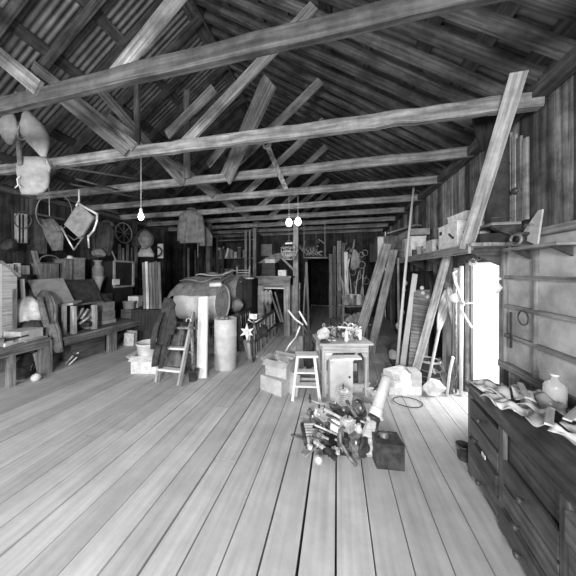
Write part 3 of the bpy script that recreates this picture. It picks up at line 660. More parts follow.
coat('hanging_cloth', 'dark flat cloth hanging between the slats and the big hoop', 'cloth', [S(36, 218, 4.7, 7, .15), S(37, 230, 4.7, 8, .18), S(36, 242, 4.7, 9, .2), S(36, 254, 4.7, 10, .2)], 'cloth_d', 6, .02, sd=6)
coat('hanging_cloth', 'grey ragged cloth hanging left of the tilted chair', 'cloth', [S(48, 219, 4.5, 6, .2), S(51, 228, 4.5, 9, .25), S(55, 238, 4.5, 8, .25), S(57, 250, 4.5, 5, .2)], 'cloth', 7, .03, sd=9)
coat('hanging_cloth', 'dark limp cloth hanging between the wheel and the tilted chair', 'cloth', [S(104, 222, 5.2, 6, .3), S(106, 232, 5.2, 8, .3), S(104, 243, 5.2, 8, .3), S(103, 256, 5.2, 6, .3)], 'cloth_d', 7, .03, sd=12)
heap('hanging_hat', 'battered grey hat form hung above the milk can', 'hat', 99, 256, 5.1, .13, .16, .1, 'cloth', 14)
heap('felt_hat', 'dark round felt hat hung under the far left roof beams', 'hat', 108, 226, 6.15, .16, .12, .12, 'cloth', 16)
# tilted chair hung on the wall
cp = [(78, 203), (94, 217), (80, 239), (62, 222)]
P = [PD(x, y, d_) for (x, y), d_ in zip(cp, (4.2, 4.15, 4.1, 4.2))]
t = thing('hung_chair', 'tilted square-seated chair with bright frame, hung high at the left', 'chair', P[2])
P[3] = P[0]+P[2]-P[1]; m = MB(); m.slab(P, (P[1]-P[0]).cross(P[3]-P[0]), .03); part(t, 'seat', m, 'mid')
m = MB(); m.tube([PD(79, 193, 4.2)+V((0, 0, .06)), PD(79, 193, 4.2), PD(79, 201, 4.15), PD(76, 206, 4.15)], .014, 7); m.tube([PD(78, 203, 4.1), PD(88, 209, 4.05), PD(97, 214, 4.0)], .017, 8); part(t, 'back_rail', m, 'white', 'bright white rail')
m = MB(); m.tube([PD(97, 213, 4.0), PD(97, 221, 4.0), PD(94, 230, 4.0), PD(88, 237, 4.0)], .016, 8); m.tube([PD(88, 235, 4.0), PD(89, 248, 4.05)], .013, 7); part(t, 'leg', m, 'steel')
m = MB(); m.tube([PD(61, 226, 4.2), PD(66, 236, 4.1), PD(74, 250, 4.1)], .013, 7); part(t, 'leg', m, 'steel')
m = MB(); m.tube([PD(84, 236, 4.1), PD(78, 244, 4.1), PD(74, 250, 4.1)], .013, 7); part(t, 'leg', m, 'steel_m')
m = MB(); m.tube([PD(68, 235, 4.15), PD(74, 240, 4.1), PD(82, 236, 4.1)], .01, 7); part(t, 'stretcher', m, 'steel_m')
m = MB(); m.lathe([(.0, 0), (.045, .005), (.055, .04), (.04, .07), (0, .075)], V((-5.34, WX(70, 272, -5.34).y, WX(68, 260, -5.22).z+.025)), n=14); solo('white_cup', 'small white cup on the narrow upright box, under the hung chair', 'cup', m, 'white')
# wheel of the cart hung on wall
c = WX(124, 233, -5.47); t = thing('cart_wheel', 'small spoked wheel hung on the left wall beyond the chair', 'wheel', c); R = 10*6.6/250
m = MB(); m.ring(c, R, .018, (1, 0, 0), 28, 6); part(t, 'rim', m, 'mid')
m = MB(); m.lathe([(.035, -.04), (.035, .04)], c, (1, 0, 0), 14); part(t, 'hub', m, 'steel_m')
for k in range(8):
    a = 2*PI*k/8; e = c+V((0, 1, 0))*math.cos(a)*R+UP*math.sin(a)*R; m = MB(); m.tube([c, e], .009, 6); part(t, 'spoke', m, 'mid')
# oval shield-like tub
c = PD(147, 240, 5.8); t = thing('wash_tub', 'dark oval tub hung on the wall right of the lit bulb', 'tub', c+V((0, 0, -.35)))
m = MB(TM(c, YAW+.3, PI/2)); m.lathe([(.0, .0), (.17, .0), (.2, .1), (.2, .14), (.0, .13)], n=26, sx=.8); part(t, 'body', m, 'cloth')
m = MB(); m.ring(c-FWD*.13, .22, .012, -FWD, 26, 6, .82); part(t, 'rim', m, 'iron')
coat('hanging_cloth', 'dark bell-shaped cloth hanging under the oval tub', 'cloth', [S(146, 243, 5.75, 2, .6), S(146, 248, 5.75, 5, .6), S(146, 254, 5.75, 8, .5), S(146, 257, 5.75, 8, .5)], 'mid', 0, .01, sd=17)
m = MB(); c = PD(160.5, 251, 6.3); m.box(c, (.14, .02, .36), YAW); t = thing('white_sign', 'white square card with a dark ring, on the wall beside the oval tub', 'sign', c+V((0, 0, -.18))); part(t, 'card', m, 'paper')
m = MB(); m.ring(PD(157, 251.5, 6.1), .11, .018, -FWD, 22, 6); part(t, 'ring', m, 'black')
# bundle of boards standing on end
tt = [(143.5, .9, 1.0), (146.5, 1.5, .98), (150, .9, 1.03), (153, .7, 1.0), (156, .5, .97), (159, .8, 1.0)]
for i, (px, tn, hs) in enumerate(tt):
    b0 = PD(px+1.5, 300, 5.6); t0 = PD(px, 262+random.uniform(-1, 1), 5.75)
    m = MB(); m.tone = tn; m.bar(V((b0.x, b0.y, .725)), t0, .058, .025, up=FWD); solo('barrel_stave', ['leftmost', 'palest', 'wide middle', 'narrow', 'darkest', 'rightmost'][i]+' of the staves standing on end under the oval tub', 'stave', m, 'wood' if i != 1 else 'wood_l', 'staves standing on end')
m = MB(); q = PD(151, 300, 5.7); m.box((q.x, q.y+.05, .36), (.7, .5, .72), .2); solo('dark_cupboard', 'dark low cupboard under the upright staves', 'cupboard', m, 'wood_d')

tool('long_tool', 'thin bent handle hanging on the wall just left of the spoked wheel', 'tool', PD(117, 263, 5.9), PD(105, 236, 5.9), .013, 'hook', 'wood_l', 'steel_m')
for i, (px, w_, tn) in enumerate([(119.5, .07, 1.5), (123, .06, 2.2), (127.5, .08, 1.2), (132, .05, .8), (136, .09, 1.0)]):
    m = MB(); m.tone = tn; y = WX(px, 272, -5.45).y; m.bar((-5.45, y, 1.40), (-5.45, y, WX(px, 244+(i % 2)*4, -5.45).z), .02, w_, up=(0, 1, 0)); solo('upright_slat', ['first', 'second and palest', 'third', 'thin fourth', 'fifth'][i]+' slat standing on the wall under the spoked wheel', 'slat', m, 'wood', 'slats under the spoked wheel')
heap('leather_bag', 'dark slumped leather bag on the wall left of the oval tub', 'bag', 136, 246, 7.0, .13, .3, .1, 'cloth_d', 130)
heap('dark_sack', 'dark round sack on the near end of the wall shelf edge', 'sack', 10, 249, 4.3, .1, .16, .08, 'cloth_d', 131)

m = MB(); m.box((-4.42, 2.62, .64), (.28, .30, .15), .12); solo('pale_box', 'pale flat box under the paper heap on the near left bench', 'box', m, 'card')
for i, (x, y, l_) in enumerate([(-4.33, 2.30, .3), (-4.3, 2.45, .26), (-4.4, 2.2, .28), (-4.28, 2.15, .2)]):
    m = MB(); a_ = .6+i*.7; m.bar((x-math.cos(a_)*l_/2, y-math.sin(a_)*l_/2, .60+.03*i), (x+math.cos(a_)*l_/2, y+math.sin(a_)*l_/2, .62+.03*i), .05, .02); solo('scrap_strip', ['lowest', 'second', 'third', 'top'][i]+' dark strip in the litter at the front of the near left bench', 'strip', m, 'wood_d' if i % 2 else 'mid', 'strips on the near bench')
# ================================================================== CENTRE LEFT
# work jacket on the fourth beam
d = 5.95
coat('work_jacket', 'dark work jacket hanging by its collar from the fourth tie beam', 'jacket', [S(192, 210, d, 3, .5), S(191.5, 213, d, 6, .35), S(191.5, 217, d, 9, .3), S(192, 224, d, 9.5, .28), S(192, 236, d, 11, .3), S(192, 243, d, 11.5, .25)], 'cloth', 5, .02,
     sleeves=[[S(183, 214, d, 3, .8), S(181, 226, d, 3.2, .8), S(180, 241, d, 3, .8)], [S(200, 215, d, 3, .8), S(202, 230, d, 3.2, .8), S(202.5, 246, d, 3, .8)]], sd=20, collar=(PD(192, 210, d), .1))
coat('hanging_rags', 'small pale rag hanging right of the work jacket', 'rag', [S(205, 228, 6.2, 3, .5), S(207, 236, 6.2, 5, .4), S(208, 246, 6.2, 4, .4)], 'cloth', 5, .02, sd=22)
# post under the jacket
m = MB(); p = FL(183, 340); m.bar((p.x, p.y+1.2, 0), (p.x, p.y+1.2, 2.9), .12, .12, up=(0, 1, 0)); solo('roof_post', 'dark square roof post standing below the work jacket', 'post', m, 'beam_d')
# hung tools along the far left wall
for i in range(13):
    px = 196+i*2.2; y = 8.7-.02*i; p0 = WY(px, 290, y); p1 = WY(px+random.uniform(-1, 1), 244+random.uniform(-4, 6), y)
    if i % 3 == 2: tool('long_tool', ['shovel', 'scoop', 'spade', 'broad spade'][i//3]+' hung on the far wall among dark boards behind the tank', 'shovel', (p1.x, p1.y, .1), (p0.x, p0.y, 1.75), .016, 'shovel', 'wood_d', 'iron', 'tools along the far wall')
    else:
        m = MB(); m.tone = random.uniform(.6, 2.4); m.bar((p0.x, y, 0), (p1.x, y-.02, random.uniform(2.0, 2.5)), random.uniform(.05, .13), .025, up=(0, 1, 0)); solo('standing_board', 'dark narrow board standing against the far wall behind the covered tank', 'board', m, 'wood_d', 'dark boards standing on the far wall')
m = MB(); p = WY(188.5, 262, 7.4); m.bar((p.x, 7.4, 0), (p.x, 7.4, 2.35), .05, .05); solo('pale_stick', 'pale thin stick upright just below the work jacket', 'stick', m, 'wood')
carton('carton', 'grey small box on end left behind the covered tank', 'box', V((WY(192, 280, 6.6).x, 6.6, 0)), (.32, .3, 1.22), .2, 'mid', False, False)
# horizontal oil tanks on a timber rack
def tank(label, c, r, L, ang, mat, name='oil_drum', endmat=None, rack=True):
    t = thing(name, label, 'drum', V((c.x, c.y, c.z-r))); ax = V((math.cos(ang), math.sin(ang), 0))
    m = MB(); pr = [(0, -L/2+.02), (r*.9, -L/2+.02), (r*.95, -L/2), (r, -L/2), (r, -L/6-.02), (r*1.02, -L/6), (r, -L/6+.02), (r, L/6-.02), (r*1.02, L/6), (r, L/6+.02), (r, L/2), (r*.95, L/2), (r*.93, L/2-.02)]
    m.lathe(pr, c, ax, 40, cap=False); part(t, 'shell', m, mat)
    m = MB(); m.lathe([(r*.93, L/2-.02), (r*.5, L/2-.02), (0, L/2-.018)], c, ax, 40, cap=False); e = part(t, 'end_plate', m, endmat or mat)
    m = MB(); m.lathe([(.03, L/2-.02), (.03, L/2+.005), (.0, L/2+.005)], c+UP*r*.6, ax, 12, cap=False); part(t, 'bung', m, 'steel_m'); return t
c1 = PD(203, 300, 4.95); c1.z = .60+.36
tank('pale oil tank lying on its side under the grey canvas, nearest', c1, .35, .86, .02, 'tank', 'fuel_tank', 'mid')
c2 = PD(229, 292, 6.2); tank('dark-ended drum lying behind the canvas-covered tank', c2+V((-.15, .0, .0)), .42, .95, .05, 'mid', 'oil_drum', 'steel_m')
c3 = PD(237, 305, 5.6); t = thing('metal_cone', 'pointed grey funnel lid leaning against the dark drum end', 'funnel', c3); m = MB(); m.lathe([(.17, 0), (.12, .06), (.02, .16), (0, .165)], c3, V((1, -.25, .1)), 26); part(t, 'cone', m, 'mid'); m = MB(); m.ring(c3, .17, .012, V((1, -.25, .1)), 26); part(t, 'rim', m, 'steel_m')
t = thing('tank_rack', 'dark timber rack that carries the lying tanks', 'rack', (c1.x, c1.y+.6, 0))
for (yy, z_) in ((c1.y-.2, .61), (c1.y+.2, .61), (c1.y+1.1, .55), (c1.y+1.5, .55)):
    m = MB(); m.bar((c1.x-.55, yy, z_-.06), (c1.x+.52, yy, z_-.06), .08, .08); part(t, 'rail', m, 'beam_d')
    for xx in (-.45, .42):
        m = MB(); m.bar((c1.x+xx, yy, 0), (c1.x+xx, yy, z_-.1), .08, .08, up=(0, 1, 0)); part(t, 'leg', m, 'beam_d')
# canvas folded on top
zt = c1.z+.35
def cv(u, v):
    x = c1.x-.54+u*1.0; dy = -.34+v*.80; R_ = .375
    z = c1.z+math.sqrt(max(.012, R_*R_-min(dy, .32)**2))
    if dy > 0: z = c1.z+R_+.02
    z += .12*u*v+(.02+.035*mnoise.noise(V((x*4, dy*5, 1))))
    if u < .12: z -= (.12-u)*.9
    return V((x, c1.y+dy-(1-u)*.06, z))
t = thing('canvas_cover', 'grey folded canvas draped over the nearest tank, pointed at the left', 'canvas', (c1.x, c1.y, zt))
m = MB(); m.sheet(cv, 30, 20, .02); part(t, 'lower_fold', m, 'cloth')
m = MB(); m.sheet(lambda u, v: cv(.12+u*.86, .28+v*.7)+V((.0, .02, .045+.02*math.sin(u*9))), 26, 12, .02); part(t, 'upper_fold', m, 'cloth')
m = MB(); m.sheet(lambda u, v: cv(.3+u*.7, .5+v*.5)+V((.05, .02, .085+.02*math.sin(u*7+1))), 22, 10, .02); part(t, 'top_fold', m, 'cloth_l')
m = MB(); m.lathe([(.035, 0), (.04, .01), (.04, .2), (.03, .22)], PD(210, 285, 4.6), V((.9, .1, .05)), 14); solo('white_roll', 'short white roll lying on the right edge of the canvas', 'roll', m, 'white')
# upright drum
p = FL(221, 371); rr = 11.4*3.95/250; p = p+V((0, rr*.9, 0)); hh = .80
t = thing('grease_drum', 'tall pale upright drum standing in front of the lying tanks', 'drum', p)
m = MB(); m.lathe([(rr*.97, 0), (rr, .006), (rr, hh*.33-.015), (rr*1.04, hh*.33), (rr, hh*.33+.015), (rr, hh*.66-.015), (rr*1.04, hh*.66), (rr, hh*.66+.015), (rr, hh-.01), (rr*1.03, hh), (rr*.97, hh), (rr*.96, hh-.02), (0, hh-.02)], p, n=36, cap=False); part(t, 'body', m, 'tank')
m = MB(); m.lathe([(.03, hh-.02), (.03, hh+.02), (.02, hh+.03), (0, hh+.03)], p+V((.05, -.06, 0)), n=12); part(t, 'bung', m, 'steel_m')
for i, (dx, dy, a) in enumerate([(-.05, -.05, .2), (0, .02, 1.3), (.05, .0, 2.3)]):
    m = MB(); q = p+V((dx, dy, hh+.0)); m.tube([q+V((math.cos(a)*-.05, math.sin(a)*-.05, .005)), q+V((0, 0, .03)), q+V((math.cos(a)*.05, math.sin(a)*.05, .01))], .012, 7); solo('metal_scrap', ['left', 'middle', 'right'][i]+' scrap of bent metal on the tall pale drum lid', 'scrap', m, 'steel_m', 'scraps on the drum lid')
# white plank
leaning('bright white plank leaning upright between the drum and the stepladder', FL(201, 379)+V((.0, .02, .002)), PD(203.5, 297, 4.05), .165, .03, 'white_wood', 1, face=(0, 1, .12), name='white_plank', cat='plank')
# stepladder
t = thing('stepladder', 'old paint-spattered stepladder leaning at the tank, a coat over its rail', 'ladder', FL(167, 386))
fL_, fR_ = FL(157, 384), FL(179, 387.5); tL, tR = PD(165, 312, 4.05), PD(196, 312, 4.05)
tR = PD(193.5, 312, 4.05)
for nm, a, b_ in (('left_rail', fL_, tL), ('right_rail', fR_, tR)):
    m = MB(); m.bar(a+V((0, 0, .02)), b_, .035, .06, up=(0, 1, 0)); part(t, 'rail', m, 'wood_l')
for k in (.19, .47, .76):
    m = MB(); a = fL_.lerp(tL, k); b_ = fR_.lerp(tR, k); m.bar(a, b_, .09, .028); part(t, 'step', m, 'white_wood' if k < .7 else 'wood_l')
for a, b_ in ((fL_+V((.06, .42, 0)), tL), (fR_+V((.10, .42, 0)), tR)):
    m = MB(); m.bar(a, b_, .03, .03); part(t, 'back_leg', m, 'wood')
coat('old_coat', 'dark coat thrown over the left rail of the stepladder', 'coat', [S(170, 299, 3.95, 2.5, .6), S(169, 304, 3.9, 5, .5), S(167, 312, 3.84, 6, .4), S(165, 324, 3.78, 6.5, .35), S(163, 338, 3.7, 7, .3), S(161, 347, 3.66, 6.5, .3), S(160, 352, 3.64, 5.5, .3)], 'cloth_d', 5, .045,
     sleeves=[[S(172, 308, 3.75, 2.5, .8), S(173, 322, 3.7, 2.8, .8), S(171, 335, 3.62, 2.4, .8)], [S(162, 312, 3.74, 2, .7), S(156, 326, 3.66, 3, .7), S(153, 340, 3.6, 3, .7), S(152, 349, 3.6, 2.4, .7)], [S(158, 345, 3.6, 3, .6), S(156, 356, 3.56, 3.4, .5), S(154, 366, 3.52, 2.6, .5)], [S(164, 345, 3.62, 2.6, .6), S(162, 358, 3.58, 3, .5), S(159, 370, 3.54, 2.4, .5)]], sd=31)
coat('grey_overalls', 'grey bundled overalls hung between the ladder rails', 'overalls', [S(177, 322, 4.0, 3.5, .6), S(177, 332, 3.95, 6, .6), S(176, 345, 3.9, 5.5, .6), S(175, 352, 3.9, 4, .6)], 'cloth', 5, .02, sd=33)
heap('sack_bundle', 'soft grey sack on the floor behind the ladder rungs', 'sack', 176, 378, 3.85, .17, .42, .14, 'cloth', 35, 3, .02)
bucket('dark pail standing behind the right ladder rail', FL(190, 383)+V((0, .08, 0)), .07, .16, 'iron')
tool('chain_hoist', 'worn metal bar with hooks standing right of the stepladder', 'tool', FL(192, 381)+V((0, .05, 0)), PD(191, 322, 3.75), .025, 'hook', 'steel_m', 'steel')
for i, (py, w_) in enumerate(((328, .09), (340, .07), (352, .1))):
    m = MB(); m.box(PD(192, py, 3.78), (w_, .03, .035), .3); solo('bar_bracket', ['upper', 'middle', 'lower'][i]+' metal bracket along the hooked bar beside the ladder', 'bracket', m, 'steel_m', 'brackets on the hooked bar')
# white buckets
carton('white_carton', 'white square carton on the floor, a white bucket sitting in it', 'box', FL(141, 374)+V((0, .18, 0)), (.40, .34, .26), .25, 'paper', True)
bucket('white bucket standing in the white carton by the far bench', FL(141, 374)+V((.0, .18, .17)), .19, .27, 'white')
# ================================================================== the sled / cultivator with spindles
t = thing('spindle_sled', 'long sled with upright spindles standing along the aisle', 'sled', V((-1.55, 5.6, 0)))
for sx_ in (0, -.62):
    pts = [V((-1.42+sx_, 3.95, .60)), V((-1.42+sx_, 3.92, .35)), V((-1.42+sx_, 4.0, .10)), V((-1.42+sx_, 4.25, .034)), V((-1.42+sx_, 5.0, .034)), V((-1.42+sx_, 5.85, .034))]
    m = MB(); m.tube(pts[:4], .03, 8); m.bar(pts[3], pts[5], .11, .05); part(t, 'runner', m, 'wood_l' if sx_ == 0 else 'wood_d')
    m = MB(); m.bar((-1.42+sx_, 3.9, .62), (-1.42+sx_, 5.85, .66), .05, .045); part(t, 'top_rail', m, 'wood_d')
    m = MB(); m.bar((-1.42+sx_, 4.3, .30), (-1.42+sx_, 5.85, .30), .035, .035); part(t, 'middle_rail', m, 'wood_d')
    for k in range(12):
        y = 4.2+k*.142; m = MB(); m.tube([(-1.42+sx_, y, .05), (-1.44+sx_, y-.02, .64)], .014, 7); part(t, 'spindle', m, 'wood_l' if k % 2 else 'wood')
for y in (4.0, 4.9, 5.8):
    m = MB(); m.bar((-2.06, y, .34), (-1.40, y, .34), .05, .04); part(t, 'cross_bar', m, 'wood_d')
heap('black_bundle', 'black tarpaulin bundle lying in the spindle sled', 'tarpaulin', 258, 334, 5.0, .20, .2, .5, 'cloth_d', 41, 5, .05)
# white star shaped propeller on the near end
c = PD(247, 332, 4.12); t = thing('propeller', 'white star-shaped propeller standing on a tapering shaft at the sled end', 'propeller', FL(251, 364))
pts = []
for k in range(12):
    a = PI/2+k*PI/6; r_ = [.15, .06, .115, .06, .13, .05][k % 6]; pts.append(c+RIGHT*math.cos(a)*r_+UP*math.sin(a)*r_)
m = MB(); m.slab(pts, -FWD+UP*.2, .02); part(t, 'blade', m, 'white')
m = MB(); m.lathe([(.03, -.04), (.035, .02), (.02, .05)], c, -FWD, 14); part(t, 'hub', m, 'white')
m = MB(); m.bar(FL(251, 363)+V((0, 0, .002)), PD(247, 340, 4.15), .05, .04, w2=.12, h2=.05, up=(0, 1, 0)); part(t, 'shaft', m, 'wood')
tool('long_tool', 'dark studded chain bar standing right of the propeller shaft', 'bar', FL(254, 362), PD(254, 316, 4.3), .02, 'hoe', 'steel_m', 'steel', None)
for i, px in enumerate((233, 238)):
    coat('harness', ['left', 'right'][i]+' tangle of dark harness hanging between the drum and the propeller', 'harness', [S(px, 314, 4.4, 2, .6), S(px, 326, 4.4, 3.5, .6), S(px+1, 342, 4.4, 4, .6), S(px+1, 352, 4.4, 2.5, .6)], 'cloth_d', 6, .03, sd=44+i, group='harness by the drum')
m = MB(); m.tube([PD(262, 313, 4.6), PD(252, 316, 4.45), PD(248, 320, 4.4), PD(254, 323, 4.4), PD(262, 318, 4.5)], .012, 7); solo('bent_spring', 'bright bent spring over the near end of the sled', 'spring', m, 'steel')
# ================================================================== far middle: shelves, bench, posts
t = thing('shelf_unit', 'open shelving with jars against the back wall beyond the tanks', 'shelf', (-2.5, 8.7, 0)); ys = 8.45
xa, xb = WY(217, 260, ys).x, WY(256, 260, ys).x; zs = [WY(236, 275, ys).z, WY(236, 258, ys).z, WY(236, 240, ys).z]
for x in (xa, (xa+xb)/2+.35, xb):
    m = MB(); m.box((x, ys+.2, 1.45), (.05, .4, 2.9)); part(t, 'upright', m, 'wood')
for z_ in zs+[.9, .4]:
    m = MB(); m.box(((xa+xb)/2, ys+.2, z_), (xb-xa, .4, .035)); part(t, 'shelf_board', m, 'wood')
def onsh(lab, px, k, w, h, kind='can', mat='card'):
    p = WY(px, 260, ys-.0); p = V((p.x, ys+.13, zs[k]+.018))
    if kind == 'can': can('jar', lab, 'jar', p, w/2, h, mat, 'jars on the back shelving', 'steel')
    elif kind == 'bottle': bottle(lab, p, w/2, h, mat, 'bottles on the back shelving')
    else: m = MB(TM(p, 0, 0, .25 if kind == 'lean' else 0)); m.box((0, 0, h/2), (w, .2, h)); solo('book', lab, 'book', m, mat, 'books on the back shelving')
onsh('round-topped tall jar at the left of the top back shelf', 222, 1, .16, .42, 'bottle', 'mid')
onsh('pale upright book at the left of the top back shelf', 218.6, 1, .08, .38, 'book', 'paper'); onsh('white book leaning on the top back shelf', 225.5, 1, .07, .36, 'lean', 'paper')
for i, px in enumerate((230, 234, 238, 243)): onsh(['first', 'second', 'third', 'last'][i]+' grey jar counted along the top back shelf', px, 1, .13, random.uniform(.2, .4), 'can', ['mid', 'card', 'cloth', 'mid'][i])
for i, px in enumerate((220, 225, 230)): onsh(['left', 'middle', 'right'][i]+' dim jar on the lower back shelf behind the canvas', px, 0, .15, .2, 'can', 'cloth')
t = thing('white_chair', 'small white spindle-backed chair standing on the drum behind the tank', 'chair', PD(243, 276, 6.3)); q = V((PD(243, 277, 6.3)))
for dx in (-.16, .16):
    m = MB(); m.tube([q+V((dx, 0, 0)), q+V((dx*1.05, .02, .27))], .017, 7); part(t, 'back_post', m, 'wood_l')
for z_ in (.05, .11, .17): m = MB(); m.bar(q+V((-.16, 0, z_)), q+V((.16, 0, z_)), .025, .02); part(t, 'back_slat', m, 'wood_l')
m = MB(); m.box(q+V((0, .15, .0)), (.36, .32, .03)); part(t, 'seat', m, 'wood')
m = MB(); m.lathe([(.09, 0), (.11, .01), (.11, .03), (.1, .035)], PD(249.5, 279, 6.1), n=18); solo('white_dish', 'white shallow dish right of the spindle-backed chair', 'dish', m, 'white')
m = MB(); q = PD(243, 278, 6.2); m.box((q.x+.0, q.y+.30, q.z/2), (.42, .5, q.z-.03)); solo('tool_chest', 'tall dark chest carrying the small white chair', 'chest', m, 'wood_d')
boxy('notice_board', 'pale square board fixed high on the back wall', 'board', 261, 244, 272, 256, 9.2, .04, 'mid')
for i, (px, yy, hgt, w_) in enumerate([(246, 7.7, 2.9, .07), (250, 7.6, 2.9, .05), (255, 7.3, 2.9, .10), (296, 6.55, 2.92, .13)]):
    p = WY(px, 272, yy); m = MB(); m.tone = [1.2, 1.4, 1, 1.6][i]; m.bar((p.x, yy, 0), (p.x, yy, hgt), w_, w_, up=(0, 1, 0)); solo('roof_post', ['thin left post of the pair beside the back shelving', 'thin right post of the pair beside the back shelving', 'dark post just left of the pale hanging panel', 'stout pale post carrying the beams beside the aisle'][i], 'post', m, 'beam')
# far bench with a frame
yb = 5.95; t = thing('far_workbench', 'tall heavy workbench beside the aisle, its pale leg reaching the floor', 'workbench', (WY(275, 300, yb).x, yb+.35, 0))
x0_, x1_ = WY(258, 280, yb).x, WY(290, 280, yb).x; zt_ = WY(275, 277, yb).z; zb_ = WY(275, 287, yb).z
m = MB(); m.box(((x0_+x1_)/2, yb+.35, zt_), (x1_-x0_+.06, .8, .045)); part(t, 'top', m, 'wood')
m = MB(); m.box(((x0_+x1_)/2, yb+.03, (zt_+zb_)/2), (x1_-x0_, .04, zt_-zb_)); part(t, 'apron', m, 'wood')
for (x, y) in ((x1_-.08, yb+.05), (x0_+.07, yb+.05), (x1_-.08, yb+.7), (x0_+.07, yb+.7)):
    m = MB(); m.tone = 1.5; m.bar((x, y, 0), (x, y, zb_+.02), .15, .1, up=(0, 1, 0)); part(t, 'leg', m, 'wood')
m = MB(); m.bar((x0_, yb+.04, zb_-.03), (x1_-.1, yb+.04, zb_-.03), .03, .03); part(t, 'rail', m, 'white_wood', 'white rail under the apron')
for i, (px, pyb, l_) in enumerate([(262, 300, .25), (266, 292, .2), (270, 298, .3)]):
    coat('hanging_glove', ['left', 'middle', 'right'][i]+' pale glove hanging from the white rail of the tall bench', 'glove', [S(px, 290, 6.0, .8, .6), S(px, 293, 6.0, 2, .5), S(px, 300, 6.0, 1.8, .5), S(px, 304, 6.0, 1, .5)], 'cloth_l', 3, .008, sd=50+i, group='gloves on the bench rail')
for i, (a, b_) in enumerate([((270, 292), (281, 322)), ((275, 292), (283, 322)), ((264, 300), (274, 330))]):
    m = MB(); m.tone = 1.2; m.bar(PD(a[0], a[1], 6.0), PD(b_[0], b_[1], 5.75), .03, .03); solo('leaning_stick', ['left', 'right', 'lowest'][i]+' thin stick leaning inside the tall bench frame', 'stick', m, 'wood', 'sticks in the bench frame')
boxy('white_tin', 'white square tin on the tall bench', 'tin', 278, 270, 286, 276, 6.1, .16, 'paper')
boxy('dark_box', 'dark box on the left half of the tall bench', 'box', 262, 263, 275, 276, 6.3, .3, 'wood_d')
p = WY(272, 262, 6.3); m = MB(); m.slab([WY(258, 263, 6.3), WY(264, 259, 6.3), WY(274, 254, 6.3), WY(283, 252, 6.3), WY(284, 256, 6.3), WY(276, 263, 6.3)], (0, 1, 0), .35); solo('tarp_roof', 'sloping grey tarpaulin folded over the box on the tall bench', 'tarpaulin', m, 'cloth')
boxy('pale_strip', 'pale flat box lying at the foot of the folded tarpaulin', 'box', 265, 259, 275, 263, 6.25, .2, 'card')
leaning('short brace slanting down right from the folded tarpaulin to the stout post', PD(282, 258, 6.4), PD(294, 270, 6.4), .05, .03, 'wood', 1.4, face=(0, 1, 0))
m = MB(); m.bar((WY(296, 300, 6.85).x, 6.85, 0), (WY(296, 300, 6.85).x, 6.85, WY(296, 289, 6.85).z), .22, .1, up=(0, 1, 0)); solo('pale_plinth', 'pale wide plinth standing in front of the stout post', 'plinth', m, 'wood_l')
boxy('white_tin', 'white tin on top of the pale plinth', 'tin', 293, 283, 300, 289, 6.8, .15, 'paper')
# coil / basket lamp near top of post
c = PD(289, 252, 6.0); t = thing('wire_basket', 'bright wire basket heaped with scraps hanging left of the stout post', 'basket', c+V((0, 0, -.25)))
for z_, r in ((.1, .2), (.0, .19), (-.1, .15), (-.18, .09)):
    m = MB(); m.ring(c+V((0, 0, z_)), r, .008, n=22); part(t, 'hoop', m, 'steel')
for k in range(10):
    a = 2*PI*k/10; m = MB(); m.tube([c+V((math.cos(a)*r_, math.sin(a)*r_, z_)) for z_, r_ in ((.1, .2), (0, .19), (-.1, .15), (-.18, .09))], .005, 5); part(t, 'wire', m, 'steel')
m = MB(); m.tube([c+V((0, 0, .12)), V((c.x, c.y, 2.93))], .006, 6); m.tube([c+V((-.2, 0, .1)), c+V((0, 0, .3)), c+V((.2, 0, .1))], .006, 6); part(t, 'hanger', m, 'steel_m')
m = MB(); m.box(PD(289, 243.5, 6.0), (.17, .1, .035)); solo('white_plate', 'small bright plate lying over the wire basket', 'plate', m, 'white')
heap('scrap_bundle', 'dark scrap bundle inside the wire basket', 'scrap', 289, 258, 6.0, .12, .2, .12, 'mid', 55)
# aisle objects
m = MB(); m.bar(FL(309, 330)+V((0, 0, 0)), PD(306.5, 262, 6.4), .05, .05); solo('leaning_pole', 'tall pale pole leaning at the left side of the aisle', 'pole', m, 'wood', None)
m = MB(); m.bar(FL(303, 333)+V((0, 0, 0)), PD(306, 262, 6.6), .04, .04); solo('leaning_pole', 'thin darker pole crossing the tall pale pole by the aisle', 'pole', m, 'wood', None)
m = MB(); m.bar(FL(308.5, 326)+V((0, 0, 0)), PD(308, 299, 6.8), .06, .04); solo('short_post', 'short pale stake standing at the left side of the aisle', 'stake', m, 'wood_l')
# antlers / junk board above the aisle
t = thing('overhead_shelf', 'high plank over the aisle, loaded with tangled antlers', 'shelf', PD(314, 258, 6.8)); m = MB(); m.bar(PD(303, 258, 6.8), PD(326, 258, 6.8), .3, .03); part(t, 'plank', m, 'wood')
for px in (304, 325):
    m = MB(); m.tube([PD(px, 257, 6.8), V((PD(px, 257, 6.8).x, PD(px, 257, 6.8).y, 2.95))], .01, 6); part(t, 'hanger', m, 'rope')
for i in range(5):
    q = PD(306+i*4, 255.5, 6.75); t = thing('antler', ['leftmost', 'second', 'middle', 'fourth', 'rightmost'][i]+' antler on the high plank over the aisle', 'antler', q, 'antlers over the aisle')
    m = MB(); s1 = random.choice((-1, 1)); m.tube([q, q+V((.1*s1, 0, .05)), q+V((.2*s1, -.02, .13)), q+V((.22*s1, -.02, .25))], .014, 6, r2=.006); part(t, 'beam', m, 'rope')
    for k in (.07, .15, .2):
        m = MB(); m.tube([q+V((k*s1, -.01, k*.6)), q+V((k*s1-.03*s1, -.05, k*.6+.1))], .009, 5, r2=.004); part(t, 'tine', m, 'rope')
